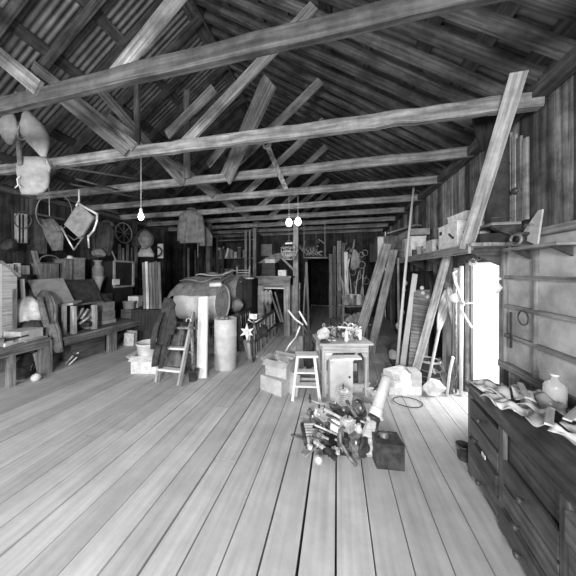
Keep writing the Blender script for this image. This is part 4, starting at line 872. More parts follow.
# boards standing right of the aisle, far
for i, (px0, px1, pt, yy, tn) in enumerate([(329, 332.5, 254, 8.6, 1.3), (333, 336, 246, 8.9, 1.0), (337, 341, 241, 8.8, 1.5), (341.5, 345, 243, 8.9, .9)]):
    xa_, xb_ = WY(px0, 272, yy).x, WY(px1, 272, yy).x; m = MB(); m.tone = tn; m.box(((xa_+xb_)/2, yy, WY(px0, pt, yy).z/2), (xb_-xa_, .03, WY(px0, pt, yy).z)); solo('standing_plank', ['lowest', 'narrow dark', 'tallest pale', 'rightmost'][i]+' plank standing right of the dark passage', 'plank', m, 'wood', 'planks by the passage')
m = MB(); p = FL(339, 335); m.bar(p, (p.x, p.y, WY(339, 291, p.y).z), .1, .1, up=(0, 1, 0)); solo('stub_post', 'dark waist-high post at the right side of the aisle', 'post', m, 'beam_d')
m = MB(); m.tone = 1.6; p = WY(347, 300, 7.0); m.bar((p.x, 7.0, WY(347, 302, 7).z), (p.x-.03, 7.05, WY(347, 252, 7).z), .1, .03, up=(0, 1, 0)); solo('hanging_slab', 'pale bark slab hanging upright right of the passage planks', 'slab', m, 'wood_l')
heap('hanging_tin', 'pale ragged tin hung beside the bark slab', 'tin', 355, 268, 6.8, .1, .5, .08, 'cloth_l', 61, 5, .05)
# junk pile at right of aisle
spots = [(346, 302, 5.9, .1, 'mid', 'bucket'), (352, 306, 5.7, .11, 'steel_m', 'can'), (358, 303, 5.9, .09, 'card', 'can'), (363, 300, 6.0, .08, 'cloth', 'bucket'), (348, 318, 5.5, .12, 'cloth_l', 'heap'), (356, 318, 5.5, .11, 'mid', 'heap'), (345, 322, 5.6, .1, 'steel_m', 'bucket'), (361, 314, 5.7, .09, 'mid', 'can')]
tiers = [('pail', 'junk_pail'), ('can', 'junk_can')]
t = thing('junk_rack', 'rough open rack of two boards holding pails and bundles right of the aisle', 'rack', (.6, 6.3, 0))
for z_, in ((.35,), (.78,)):
    a = PD(343, 0, 5.7); b_ = PD(366, 0, 5.9); m = MB(); m.bar((a.x, a.y, z_), (b_.x, b_.y, z_), .4, .03); part(t, 'board', m, 'wood')
for px in (343, 366):
    for dy in (-.15, .15):
        a = PD(px, 0, 5.8); m = MB(); m.bar((a.x, a.y+dy, 0), (a.x, a.y+dy, .8), .04, .04, up=(0, 1, 0)); part(t, 'leg', m, 'wood')
for i, (px, py, d_, r, mt, kd) in enumerate(spots):
    q = PD(px, py, 5.8); q.z = .795 if py < 312 and i < 4 else .365
    lab = ['left end of the upper', 'second place of the upper', 'third place of the upper', 'right end of the upper', 'left end of the lower', 'middle of the lower', 'front left of the lower', 'right end of the lower'][i]
    if kd == 'bucket': bucket(('grey' if mt != 'steel_m' else 'steel')+' pail at the '+lab+' junk rack board', q, r, .2, mt)
    elif kd == 'can': can('can', 'round can at the '+lab+' junk rack board', 'can', q, r, .24, mt)
    else:
        m = MB(); m.loft([(q, r, r*.8), (q+UP*.1, r*1.1, r), (q+UP*.22, r*.6, r*.5)], 20, .04, folds=5, sd=70+i); solo('cloth_bundle', 'soft bundle at the '+lab+' junk rack board', 'bundle', m, mt)
for i in range(9):
    px = 345+i*2.3; q = PD(px, 292, 5.85); m = MB(); a = random.uniform(-.25, .25); z0_ = 1.0
    m.tube([V((q.x, q.y, .8)), V((q.x+a*.3, q.y, 1.2)), V((q.x+a*.8, q.y+.05, 1.35+random.uniform(0, .35)))], .012, 6); solo('sprouting_rod', 'thin bent rod sticking up out of the junk rack pails', 'rod', m, random.choice(['steel_m', 'wood_l', 'rope']), 'rods in the junk rack')

random.seed(44)
for i in range(26):
    px = random.uniform(343, 366); py = random.uniform(248, 292); yy = 9.25; q = WY(px, py, yy); r_ = random.uniform(.03, .08)
    m = MB(); k_ = i % 4
    if k_ == 0: m.ring(q, r_*1.6, .012, (random.uniform(-.3, .3), -1, 0), 18, 6)
    elif k_ == 1: m.lathe([(r_*.6, 0), (r_, .01), (r_*.9, r_*2), (r_*.3, r_*2.6)], q, n=12)
    elif k_ == 2: m.tube([q, q+V((random.uniform(-.15, .15), 0, .2)), q+V((random.uniform(-.2, .2), 0, .42))], .014, 6)
    else: m.bar(q, q+V((random.uniform(-.1, .1), 0, random.uniform(.2, .45))), random.uniform(.04, .1), .02, up=(0, 1, 0))
    solo('hung_oddment', 'small oddment hung on the back wall above the junk rack', 'oddment', m, random.choice(['steel', 'cloth_l', 'mid', 'wood_l', 'steel_m', 'paper']), 'oddments on the back wall right of the passage')
for i in range(14):
    px = random.uniform(300, 326); yy = random.uniform(7.6, 9.1) if i % 2 else 9.1; q = WY(px, random.uniform(243, 256), 9.27); m = MB()
    m.bar(q, q+V((random.uniform(-.25, .25), 0, random.uniform(-.1, .25))), random.uniform(.03, .06), .02, up=(0, 1, 0)); solo('hung_strip', 'short strip of wood or tin fixed on the back wall above the passage', 'strip', m, random.choice(['wood', 'mid', 'wood_l', 'steel_m']), 'strips above the passage')
# ================================================================== RIGHT: long shelf and what stands on it
SZ = 1.82
t = thing('wall_shelf', 'long plank shelf along the right wall loaded with cartons', 'shelf', (1.38, 4.8, SZ-.1))
m = MB(); m.tone = 1.25; m.bar((1.30, 2.70, SZ-.015), (1.30, 8.3, SZ-.015), .20, .03); m.bar((1.49, 2.72, SZ-.015), (1.49, 8.3, SZ-.015), .17, .03); part(t, 'board', m, 'wood')
m = MB(); m.bar((1.21, 2.75, SZ-.05), (1.21, 8.2, SZ-.05), .025, .09); part(t, 'lip', m, 'wood')
for y in (2.95, 4.3, 5.3, 6.8, 8.1):
    m = MB(); m.slab([(1.585, y, SZ-.03), (1.22, y, SZ-.03), (1.585, y, SZ-.22)], (0, 1, 0), .03); part(t, 'bracket', m, 'beam_d')
def onr(px0, px1, pyt, x=1.40, y=None):
    y0 = WX(px0, 272, x).y; y1 = WX(px1, 272, x).y
    return (y0+y1)/2, abs(y1-y0), WX((px0+px1)/2, pyt, x).z-SZ
def rbox(name, label, cat, y, w, h, x, dep, mat, z=SZ+.002, lidlabel=None, rz=0, group=None):
    t = thing(name, label, cat, (x, y, z), group); m = MB(TM((x, y, z), rz)); m.box((0, 0, h/2), (dep, w, h)); part(t, 'body', m, mat)
    if 'cupboard' in name:
        m = MB(); m.box((x, y-w/2-.008, z+h/2), (dep-.04, .014, h-.04)); dp = part(t, 'door', m, mat); m = MB(); m.lathe([(.012, 0), (.018, .015), (0, .02)], (x+dep*.3, y-w/2-.016, z+h/2), (0, -1, 0), 12); part(dp, 'knob', m, 'iron')
    m = MB(TM((x, y, z), rz)); m.box((0, 0, h+.004), (dep+.015, w+.015, .012)); part(t, 'lid', m, mat); return t
t = rbox('big_carton', 'big white carton on the right shelf just behind the long slanting board', 'box', 3.33, .50, .27, 1.39, .30, 'paper')
m = MB(); m.box((1.235, 3.5, SZ+.2), (.01, .05, .04)); part(t, 'handle_hole', m, 'black')
m = MB(); m.bar((1.232, 3.15, SZ+.10), (1.232, 3.26, SZ+.16), .012, .02); part(t, 'printed_stripe', m, 'iron')
rbox('flat_carton', 'flat white carton lying on top of the big one on the right shelf', 'box', 3.28, .36, .08, 1.42, .22, 'paper', SZ+.292, rz=.1)
t = thing('black_case', 'black flat case at the near end of the right shelf', 'case', (1.42, 2.85, SZ+.002)); m = MB(); m.box((1.42, 2.86, SZ+.045), (.26, .24, .086)); part(t, 'body', m, 'black')
m = MB(); m.tube([(1.29, 2.80, SZ+.05), (1.26, 2.82, SZ+.05), (1.26, 2.9, SZ+.05), (1.29, 2.92, SZ+.05)], .006, 6); part(t, 'handle', m, 'iron')
bucket('white rounded pail between the slanting board and the black case on the right shelf', V((1.36, 3.06, SZ+.002)), .07, .17, 'white')
# clutter between
rbox('pale_box', 'pale box with open dark side left of the big white carton', 'box', 3.98, .26, .16, 1.36, .2, 'card')
m = MB(); m.tube([(1.30, 3.78, SZ+.02), (1.27, 3.72, SZ+.10), (1.30, 3.66, SZ+.03)], .01, 6); solo('bent_wire', 'bent bright wire by the big carton on the right shelf', 'wire', m, 'steel')
for i in range(5):
    can('tin_can', ['nearest', 'second', 'third', 'fourth', 'farthest'][i]+' small tin along the middle of the right shelf', 'can', V((1.28+.06*(i % 2), 4.2+i*.13, SZ+.002)), .045, .08+.03*(i % 3), ['steel_m', 'paper', 'mid', 'paper', 'iron'][i], 'tins along the right shelf')
rbox('white_box', 'clean white box standing on end where the tall fishing pole crosses the shelf', 'box', 5.02, .40, .34, 1.36, .24, 'paper')
rbox('wooden_case', 'brown wooden case beside the clean white box on the right shelf', 'box', 5.6, .55, .36, 1.38, .3, 'wood')
rbox('grey_case', 'grey flat case lying over the wooden case on the right shelf', 'box', 5.25, .7, .10, 1.40, .3, 'mid', SZ+.385, rz=.05)
m = MB(); m.bar((1.1, 5.9, SZ+.56), (1.5, 5.3, SZ+.62), .16, .03); m2 = m; solo('loose_plank', 'short loose plank lying high across the cases on the right shelf', 'plank', m, 'wood')
t = rbox('wall_cupboard', 'wooden cupboard at the far part of the right shelf, a white strip on its front', 'cupboard', 7.05, .5, .62, 1.24, .50, 'wood')
m = MB(); m.box((1.06, 6.775, SZ+.33), (.13, .014, .55)); part(t, 'white_strip', m, 'white_wood', 'white strip of board')
t = rbox('wall_cupboard', 'darker narrow cupboard left of the one with the white strip', 'cupboard', 7.55, .4, .5, 1.05, .35, 'wood_d')
for i, q in enumerate([(1.3, 7.7), (1.42, 7.9), (1.25, 8.0)]): bucket(['near', 'middle', 'far'][i]+' dull pail at the far end of the right shelf', V((q[0], q[1], SZ+.002)), .09, .2, 'mid')
# long slanting board near right
leaning('long wide pale board slanting from the shelf edge up to the roof at the right', PD(466, 249, 2.42), PD(519, 72, 1.86), .105, .03, 'wood', 1.35, face=(-.35, -1, .1), name='long_board')
# stovepipe + upper small shelf
t = thing('stovepipe', 'dark fat stovepipe rising along the right wall behind the slanting board', 'pipe', (1.47, 2.84, 2.005)); q = V((1.47, 2.84, 2.005))
m = MB(); m.lathe([(.088, 0), (.088, 1.12)], q, n=26); part(t, 'pipe', m, 'cloth_d')
for z_ in (.05, .55, 1.05): m = MB(); m.ring(q+UP*z_, .09, .007, n=26); part(t, 'seam', m, 'iron')
t = thing('small_shelf', 'little worn shelf under the stovepipe at the near right post', 'shelf', (1.46, 2.83, 1.9)); m = MB(); m.box((1.46, 2.83, 1.985), (.22, .30, .025)); part(t, 'board', m, 'wood'); m = MB(); m.slab([(1.585, 2.70, 1.97), (1.36, 2.70, 1.97), (1.4, 2.70, 1.93), (1.585, 2.70, 1.84)], (0, 1, 0), .05); part(t, 'bracket', m, 'iron')
# shelf above the window
t = thing('window_shelf', 'shelf over the window at the right edge holding machine parts', 'shelf', (1.51, 2.4, 1.73)); m = MB(); m.box((1.51, 2.40, 1.745), (.15, .56, .025)); part(t, 'board', m, 'wood')
for y in (2.2, 2.6): m = MB(); m.slab([(1.585, y, 1.73), (1.46, y, 1.73), (1.585, y, 1.66)], (0, 1, 0), .02); part(t, 'bracket', m, 'iron')
t = thing('hand_pump', 'dark cast hand pump on the shelf over the window', 'pump', (1.50, 2.56, 1.76)); q = V((1.50, 2.56, 1.76)); m = MB(); m.lathe([(.06, 0), (.06, .02), (.03, .03), (.035, .09), (.05, .1), (.05, .12), (0, .13)], q, n=18); part(t, 'body', m, 'iron')
m = MB(); m.ring(q+V((-.05, -.02, .06)), .045, .012, (-1, -.3, 0), 18, 6); part(t, 'flange', m, 'steel_m'); m = MB(); m.tube([q+V((0, 0, .12)), q+V((-.03, -.10, .17)), q+V((-.03, -.17, .16))], .01, 6); part(t, 'handle', m, 'steel_m')
m = MB(); m.slab([(1.53, 2.64, 1.85), (1.53, 2.44, 1.76), (1.55, 2.42, 2.04), (1.55, 2.46, 2.04)], (1, 0, 0), .012); solo('tilted_panel', 'pale tilted card panel right of the hand pump over the window', 'panel', m, 'card')
m = MB(); q = WX(516, 191, 1.56); m.lathe([(0, -.035), (.03, -.02), (.036, 0), (.03, .02), (0, .035)], q, n=14); m.tube([q, q+V((.02, -.12, 0))], .008, 6); solo('wall_peg', 'dark round knob on the wall high above the window shelf', 'knob', m, 'iron')
for i, px in enumerate((507, 512, 517, 523)):
    m = MB(); m.tone = [1.6, 2.2, 1.3, 2.0][i]; a = WX(px, 222, 1.55); m.bar((1.57, a.y, 2.0), (1.57, a.y, 2.85-.05*i), .02, .05, up=(0, 1, 0)); solo('wall_batten', ['first', 'second', 'third', 'fourth'][i]+' pale batten right of the stovepipe', 'batten', m, 'wallr', 'battens right of the stovepipe')
hoop('wire_ring', 'dark wire ring hung on the lower panes of the right window', 'ring', 523, 318, 2.12, 7, .006, 'iron', (1, 0, 0))
m = MB(); m.bar(WX(511, 348, 1.55), WX(511, 312, 1.55), .012, .02); solo('hanging_rod', 'thin dark rod hanging before the lower window panes', 'rod', m, 'iron')
m = MB(); a = WX(501, 278, 1.5); m.tube([a, a+V((-.03, .02, -.03)), a+V((0, 0, -.09)), a+V((-.02, .03, -.15))], .014, 6); solo('white_latch', 'white enamel latch hooked on the post between door and window', 'latch', m, 'white')
# hooks above the door
for i, (px, py) in enumerate(((478, 252), (484, 250), (472, 254))):
    a = WX(px, py, 1.5); m = MB(); m.tube([a, a+V((-.01, 0, -.08)), a+V((-.04, .03, -.11)), a+V((-.06, .05, -.08))], .007, 6); solo('wall_hook', ['middle', 'right', 'left'][i]+' iron hook above the bright doorway', 'hook', m, 'steel_m', 'hooks above the doorway')
hoop('white_ring', 'small white ring hanging on the hooks above the doorway', 'ring', 473, 262, 2.9, 3.2, .012, 'white', (-1, -.6, 0))
# ------------------------------------------------- long things leaning along the right wall
t = thing('fishing_pole', 'very long pale pole standing from the white bundles up to the eave', 'pole', FL(396, 376)); m = MB(); m.tube([FL(396, 376), PD(405, 275, 4.0), PD(414, 184, 4.3)], .022, 8, r2=.018); part(t, 'rod', m, 'white_wood'); m = MB(); m.tube([PD(414, 186, 4.3), PD(418, 184, 4.2), PD(412, 182, 4.3)], .01, 6); part(t, 'tip', m, 'steel')
leaning('narrow white board leaning beside the long pale pole', FL(401, 376), PD(415, 274, 4.05), .075, .02, 'white_wood', .9, face=(0, 1, 0))
m = MB(); m.tone = 1.2; m.bar(FL(399, 366), PD(398, 258, 4.6), .03, .03); solo('thin_stick', 'dark thin stick left of the long pale pole', 'stick', m, 'wood')
for i, (px, py, r) in enumerate(((405, 283, 5), (404, 290, 4), (402, 312, 5), (399, 326, 7))):
    q = PD(px, py, 4.15); t = thing('net_float', ['topmost', 'second', 'third', 'lowest and largest'][i]+' pale float tied between the pole and the white board', 'float', q, 'floats on the pole'); rr = r*.9*4.15/250*.5
    m = MB(); m.lathe([(0, -rr*1.3), (rr*.8, -rr*.8), (rr, 0), (rr*.8, rr*.8), (0, rr*1.3)], q, n=14); part(t, 'body', m, 'cloth_l'); m = MB(); m.ring(q, rr*1.02, .006, n=14); part(t, 'cord', m, 'rope')
leaning('broad pale plank leaning on the shelf edge, upper left of the two side by side', FL(355, 350), PD(387, 244, 5.3), .20, .035, 'wood', 1.5, face=(-.5, -1, .2))
leaning('broad pale plank leaning on the shelf edge, nearer the wall of the two', FL(371, 353), PD(394, 250, 5.15), .15, .035, 'wood', 1.3, face=(-.5, -1, .2))
coat('shade_sheet', 'black sheet added as the shade under the shelf beside the leaning planks', 'tarpaulin', [(V((1.45, 5.7, 1.56)), .04, 1.15), (V((1.45, 5.7, 1.3)), .05, 1.2), (V((1.45, 5.7, .8)), .06, 1.2), (V((1.45, 5.7, .3)), .06, 1.2), (V((1.45, 5.7, .05)), .06, 1.15)], 'black', 6, .02, sd=80, U=V((1, 0, 0)), W=V((0, 1, 0)))  # black sheet stands in for the shade on the wall below the shelf
t = thing('spare_tyre', 'black tyre standing against the wall under the black shade sheet', 'tyre', (1.02, 4.25, 0)); m = MB(); m.ring((1.02, 4.25, .25), .2, .05, (-.3, -1, .1), 30, 10); part(t, 'tread', m, 'rubber'); m = MB(); m.ring((1.02, 4.25, .25), .145, .012, (-.3, -1, .1), 24, 6); part(t, 'rim', m, 'steel_m')
# wide board, oar, paddle, etc.
P = [FL(407, 383), FL(425, 386), PD(433, 290, 4.0), PD(414, 290, 4.0)]; m = MB(); m.slab(P, (P[1]-P[0]).cross(P[3]-P[0]), .015); solo('wide_panel', 'wide grey-brown panel leaning on the right wall behind the white bundles', 'panel', m, 'wood')
for i, (px, py) in enumerate(((422, 288), (423, 293), (428, 297))):
    m = MB(); q = PD(px, py, 3.92); m.lathe([(0, -.03), (.028, -.015), (.032, 0), (.02, .03), (0, .035)], q, n=12); solo('pale_float', ['top', 'middle', 'right'][i]+' small pale float on the upper edge of the wide leaning panel', 'float', m, 'white', 'floats on the wide panel')
leaning('long narrow board crossing in front of the wide panel, up to the shelf', FL(411, 388), PD(447, 256, 3.35), .095, .02, 'wood', 1.5, face=(-.2, -1, .2))
paddle('canoe_paddle', 'pale worn canoe paddle standing blade up right of the long narrow board', 'paddle', FL(426, 393), PD(447, 290, 3.45), .62, .062, 'wood_l')
leaning('grey straight board upright behind the canoe paddle', FL(446, 386), PD(449, 282, 3.48), .11, .02, 'wood', 1.0, face=(0, 1, 0))
leaning('dark board upright behind the white pole', FL(455, 388), PD(457, 268, 3.22), .08, .02, 'wood', .7, face=(0, 1, 0))
m = MB(); m.tube([FL(461, 396)+V((0, 0, 0)), PD(461.5, 266, 3.1)], .02, 10); solo('white_pole', 'straight white pole standing at the left edge of the bright doorway', 'pole', m, 'white_wood')
m = MB(); m.tube([FL(456, 393), PD(455.5, 275, 3.2)], .012, 8); solo('thin_rod', 'thin grey rod standing just left of the white pole', 'rod', m, 'steel_m')
m = MB(); m.tube([PD(456, 271, 3.1), PD(453, 273, 3.08), PD(455, 282, 3.05), PD(463, 303, 3.0), PD(463, 306, 3.0)], .014, 7); solo('bent_tool', 'bright bent iron hooked near the top of the white pole', 'tool', m, 'steel')
m = MB(); m.tube([PD(461, 310, 3.0), PD(467, 320, 2.95), PD(472, 328, 2.9)], .013, 7); solo('bent_tool', 'pale rod slanting across the left side of the bright doorway', 'tool', m, 'white')
m = MB(); m.tube([PD(460, 303, 3.0), PD(466, 303.5, 2.9), PD(472, 303, 2.9)], .008, 6); solo('door_chain', 'short pale chain stretched across the doorway edge', 'chain', m, 'steel')
m = MB(); q = PD(455, 298, 3.15); m.lathe([(0, -.01), (.055, -.008), (.06, 0), (.055, .012), (0, .02)], q, V((-.3, -1, 0)), 20); solo('white_disc', 'white round disc hung on the rods left of the doorway', 'disc', m, 'white')
coat('hanging_harness', 'tangled dark harness hanging around the white disc', 'harness', [S(448, 288, 3.3, 2, .7), S(449, 296, 3.3, 4, .6), S(452, 306, 3.3, 5, .5), S(455, 320, 3.3, 3.5, .5), S(455, 330, 3.3, 2, .5)], 'mid', 6, .04, sd=90)
m = MB(); m.tube([FL(447, 396), PD(450, 370, 3.05), PD(453, 357, 3.0)], .015, 7); solo('white_stick', 'white short stick leaning out of the wire tangle', 'stick', m, 'white_wood')
for i in range(9):
    q = FL(446+i*.9, 394); m = MB(); a = random.uniform(0, 6); m.tube([q+V((0, 0, 0)), q+V((.03*math.cos(a), .03*math.sin(a), .12)), q+V((.09*math.cos(a), .05*math.sin(a), .25)), q+V((.13*math.cos(a+1), .05, .30+.02*i))], .006, 5); solo('loose_wire', 'springy wire of the tangle on the floor beside the white pole', 'wire', m, 'steel_m' if i % 2 else 'wood', 'wire tangle by the white pole')
# basket and boxes on the floor
p = FL(431, 391); p = p+V((.03, .16, 0)); t = thing('pack_basket', 'dark woven pack basket with pale rim under the canoe paddle', 'basket', p)
m = MB(); m.lathe([(.11, 0), (.12, .01), (.15, .2), (.13, .34), (.125, .36), (.11, .34), (.10, .02), (0, .02)], p, n=26, cap=False); part(t, 'body', m, 'wood_d'); m = MB(); m.ring(p+UP*.35, .13, .014, n=26); part(t, 'rim', m, 'wood_l')
for z_ in (.08, .16, .24): m = MB(); m.ring(p+UP*z_, .132+z_*.06, .008, n=26); part(t, 'weave_band', m, 'wood')
heap('white_rag', 'pale crumpled rag stuffed in the pack basket', 'rag', 431, 372, 3.35, .09, .12, .08, 'cloth_l', 93, 6, .04)
t = thing('white_tin_box', 'white square tin tipped on the floor before the pack basket', 'tin', FL(435, 400)); q = FL(435, 398); m = MB(TM(q+V((0, .05, .10)), .4, .5, .35)); m.box((0, 0, 0), (.16, .12, .15)); part(t, 'body', m, 'paper'); m = MB(TM(q+V((0, .05, .10)), .4, .5, .35)); m.box((0, 0, .08), (.165, .125, .02)); part(t, 'lid', m, 'white')
zb = 0
for i, (w_, h_, mt) in enumerate([(.40, .10, 'paper'), (.37, .09, 'white'), (.33, .07, 'paper')]):
    q = FL(404, 397)+V((0, .18, zb)); m = MB(TM(q, .2+.25*i)); m.box((0, 0, h_/2), (w_, .26, h_)); 
    solo('white_bundle', ['lowest', 'middle', 'topmost'][i]+' white bundle of the pile on the floor at the foot of the long pole', 'bundle', m, mt, 'white bundles at the foot of the pole'); zb += h_+.002
m = MB(); q = FL(417, 397); m.box(q+V((.0, .15, .14)), (.12, .2, .28), .1); solo('pale_carton', 'pale upright carton just right of the white bundles', 'box', m, 'card')
m = MB(); m.lathe([(.05, 0), (.055, .01), (.05, .1), (.02, .13), (0, .13)], FL(401, 385)+V((-.05, .3, .262)), n=16); solo('grey_flask', 'small grey flask standing on the white bundle pile', 'flask', m, 'mid')
m = MB(); q = FL(417, 404); m.ring(q+V((-.1, 0, .012)), .12, .005, n=26, sx=1.3); solo('cord_coil', 'thin dark cord looped on the floor before the white bundles', 'cord', m, 'wood_d')
# ================================================================== the small table and its load
T0 = TM(PD(341, 272, 3.30)*1, YAW); o = PD(341, 272, 3.30); T0 = TM((o.x, o.y, 0), YAW+.03) @ Matrix.Diagonal((.92, 1, 1, 1)); tz = .672
t = thing('small_table', 'small pale wooden table heaped with tools in the middle of the floor', 'table', (o.x, o.y, 0))
m = MB(T0)
for k in range(3): m.tone = random.uniform(.9, 1.1); m.box((.0, -.16+k*.165, tz-.012), (.72, .16, .024))
part(t, 'top', m, 'wood_l')
for (x, y, sx_, sy_) in ((0, -.19, .60, .02), (0, .2, .60, .02), (-.30, 0, .02, .38), (.30, 0, .02, .38)):
    m = MB(T0); m.box((x, y, tz-.075), (sx_, sy_, .10)); part(t, 'apron', m, 'wood_l')
for x in (-.29, .29):
    for y in (-.17, .19):
        m = MB(T0); m.bar((x, y, 0), (x, y, tz-.03), .05, .05, up=(0, 1, 0)); part(t, 'leg', m, 'wood_l')
m = MB(T0); m.bar((-.29, -.15, .12), (.29, -.15, .12), .03, .05); m.bar((-.29, .19, .12), (.29, .19, .12), .03, .05); part(t, 'stretcher', m, 'wood_l')
m = MB(T0); m.slab([(-.29, -.2, tz-.12), (-.18, -.2, tz-.12), (-.27, -.2, tz-.22), (-.29, -.2, tz-.22)], (0, -1, 0), .02); part(t, 'corner_bracket', m, 'wood_l'); m = MB(T0); m.slab([(.29, -.2, tz-.12), (.2, -.2, tz-.12), (.27, -.2, tz-.22), (.29, -.2, tz-.22)], (0, -1, 0), .02); part(t, 'corner_bracket', m, 'wood_l')
def tt_(x, y, z=0): return T0 @ V((x, y, tz+z))
# white enamel box beneath
q = PD(341, 272, 3.02); t = thing('white_chest', 'white speckled metal chest standing upright in front of the small table', 'chest', (q.x, q.y, 0)); Tq = TM((q.x, q.y, 0), YAW-.03)
m = MB(Tq); m.box((0, .06, .245), (.27, .18, .49)); part(t, 'body', m, 'tank'); m = MB(Tq); m.box((0, -.034, .25), (.235, .008, .43)); dp_ = part(t, 'door', m, 'tank'); m = MB(Tq); m.lathe([(.01, 0), (.012, .012), (0, .016)], (.09, -.038, .3), (0, -1, 0), 12); part(dp_, 'knob', m, 'iron')
m = MB(Tq); m.box((0, .06, .495), (.285, .2, .016)); part(t, 'top', m, 'white')
m = MB(Tq); m.box((.05, .0, .517), (.36, .12, .022), .1); solo('white_tray', 'white tray lying on the upright metal chest under the table', 'tray', m, 'white')
for i, (x, h_, mt, r_) in enumerate([(-.24, .30, 'white', .03), (-.20, .26, 'paper', .03), (-.25, .22, 'mid', .035)]):
    can('tall_tin', ['tall white', 'pale', 'short grey'][i]+' tin on the floor between the step stool and the metal chest', 'can', V(T0 @ V((x, [-.09, .0, .09][i], 0))), r_, h_, mt, None)
t = thing('black_box', 'black box on the floor behind the metal chest at the right table leg', 'box', T0 @ V((.19, .08, 0))); m = MB(T0); m.box((.17, .08, .25), (.15, .2, .34)); part(t, 'body', m, 'iron'); m = MB(T0); m.box((.17, -.022, .3), (.10, .006, .1)); part(t, 'plate', m, 'mid'); m = MB(T0); m.box((.17, .05, .04), (.22, .26, .08)); part(t, 'base', m, 'card')
# load on the table
bottle('white bottle standing near the middle of the heaped table', tt_(.03, -.13, 0), .024, .17, 'white')
can('jar', 'clear-sided jar with a white lid on the heaped table', 'jar', tt_(.13, -.02), .05, .13, 'mid', None, 'white')
can('jar', 'white squat jar at the right end of the heaped table', 'jar', tt_(.24, -.03), .04, .13, 'white', None, 'white')
m = MB(T0); m.box((.26, .12, tz+.06), (.05, .05, .17)); solo('white_carton', 'narrow white carton at the right rear of the heaped table', 'box', m, 'paper')
m = MB(T0); m.box((.12, .02, tz+.137), (.34, .03, .02), .2, (0, .12)); solo('white_lath', 'white slat laid over the jars on the heaped table', 'slat', m, 'white_wood')
def theap(label, x, y, r, h, mat, sd, name='rag', cat='rag'):
    c = tt_(x, y); m = MB(); m.loft([(c, r*.9, r*.8), (c+UP*h*.35, r, r*.9), (c+UP*h*.75, r*.8, r*.7), (c+UP*h, r*.3, r*.3)], 22, .03, folds=6, sd=sd, fold_d=.15); solo(name, label, cat, m, mat)
theap('white crumpled cloth at the left end of the heaped table', -.24, .0, .07, .15, 'paper', 100)
theap('grey crumpled rag behind the jars on the table', -.02, .12, .09, .12, 'cloth_l', 102)
theap('dark oily rag at the left front corner of the table', -.28, -.17, .05, .05, 'cloth_d', 104)
tl = [('pliers', 'steel_m'), ('spanner', 'steel'), ('spanner', 'steel_m'), ('file', 'iron'), ('hammer', 'wood_l'), ('chisel', 'steel'), ('screwdriver', 'steel'), ('spanner', 'iron'), ('file', 'steel_m'), ('bolt', 'steel'), ('bolt', 'steel_m'), ('bolt', 'iron'), ('bolt', 'steel'), ('bolt', 'steel_m')]
wh = ['left front of', 'left middle of', 'centre front of', 'centre of', 'left rear of', 'rear of', 'front right of', 'right front of', 'front centre of', 'left edge of', 'near the bottle on', 'behind the bottle on', 'right half of', 'beside the jars on']
for i, (nm, mt) in enumerate(tl):
    x = -.22+.032*i+random.uniform(-.03, .03); y = random.uniform(-.18, .16); a = random.uniform(0, PI); L_ = random.uniform(.09, .17) if nm != 'bolt' else .05; z_ = .012+.012*(i % 4)
    c = tt_(x, y, z_); d_ = V((math.cos(a), math.sin(a), random.uniform(-.05, .3)))
    t = thing(nm, 'small '+('bright ' if mt == 'steel' else 'worn ')+nm+' lying at the '+wh[i]+' the heaped table' if not wh[i].startswith(('near', 'behind', 'beside')) else 'small '+nm+' lying '+wh[i]+' the heaped table', nm, c)
    m = MB(); m.bar(c-d_*L_/2, c+d_*L_/2, .014, .01); part(t, 'shank' if nm == 'bolt' else 'handle', m, mt)
    m = MB(); e = c+d_*L_/2
    if nm == 'hammer': m.bar(e-V((0, .04, 0)), e+V((0, .04, 0)), .025, .025)
    elif nm == 'spanner': m.ring(e, .017, .006, (0, .3, 1), 12, 6)
    else: m.lathe([(.014, -.01), (.016, 0), (.014, .012)], e, d_, 6)
    part(t, 'head' if nm != 'file' else 'tip', m, mt)
for i in range(6):
    c = tt_(-.26+i*.085, .1-.04*(i % 3)); can('small_can', ['first', 'second', 'third', 'fourth', 'fifth', 'last'][i]+' low can from the left among the tools on the table', 'can', c, .028, .05+.02*(i % 3), ['steel_m', 'paper', 'mid', 'card', 'iron', 'steel'][i], 'low cans on the table')
random.seed(33)
for i in range(54):
    x = random.uniform(-.3, .3); y = random.uniform(-.15, .2); z_ = random.uniform(.01, .13)*(1 if y > -.05 else .6); r_ = random.uniform(.01, .024); h_ = random.uniform(.03, .10)
    a = random.uniform(0, 6.3); ax = V((math.cos(a)*.9, math.sin(a)*.9, random.uniform(0, .8))).normalized(); m = MB(); q = tt_(x, y, z_+r_)
    if i % 3 == 0: m.ring(q, r_*1.7, r_*.45, ax, 14, 6)
    elif i % 3 == 1: m.lathe([(r_*.5, 0), (r_, .003), (r_, h_*.4), (r_*.5, h_*.45), (r_*.5, h_)], q, ax, 12)
    else: m.tube([q, q+ax*h_*.6, q+ax*h_+UP*.02, q+ax*h_*1.3-UP*.01], r_*.5, 6)
    solo('hardware_piece', 'small odd piece of hardware in the heap on the small table', 'hardware', m, random.choice(['steel', 'steel_m', 'iron', 'paper', 'steel', 'card']), 'odds and ends heaped on the table')
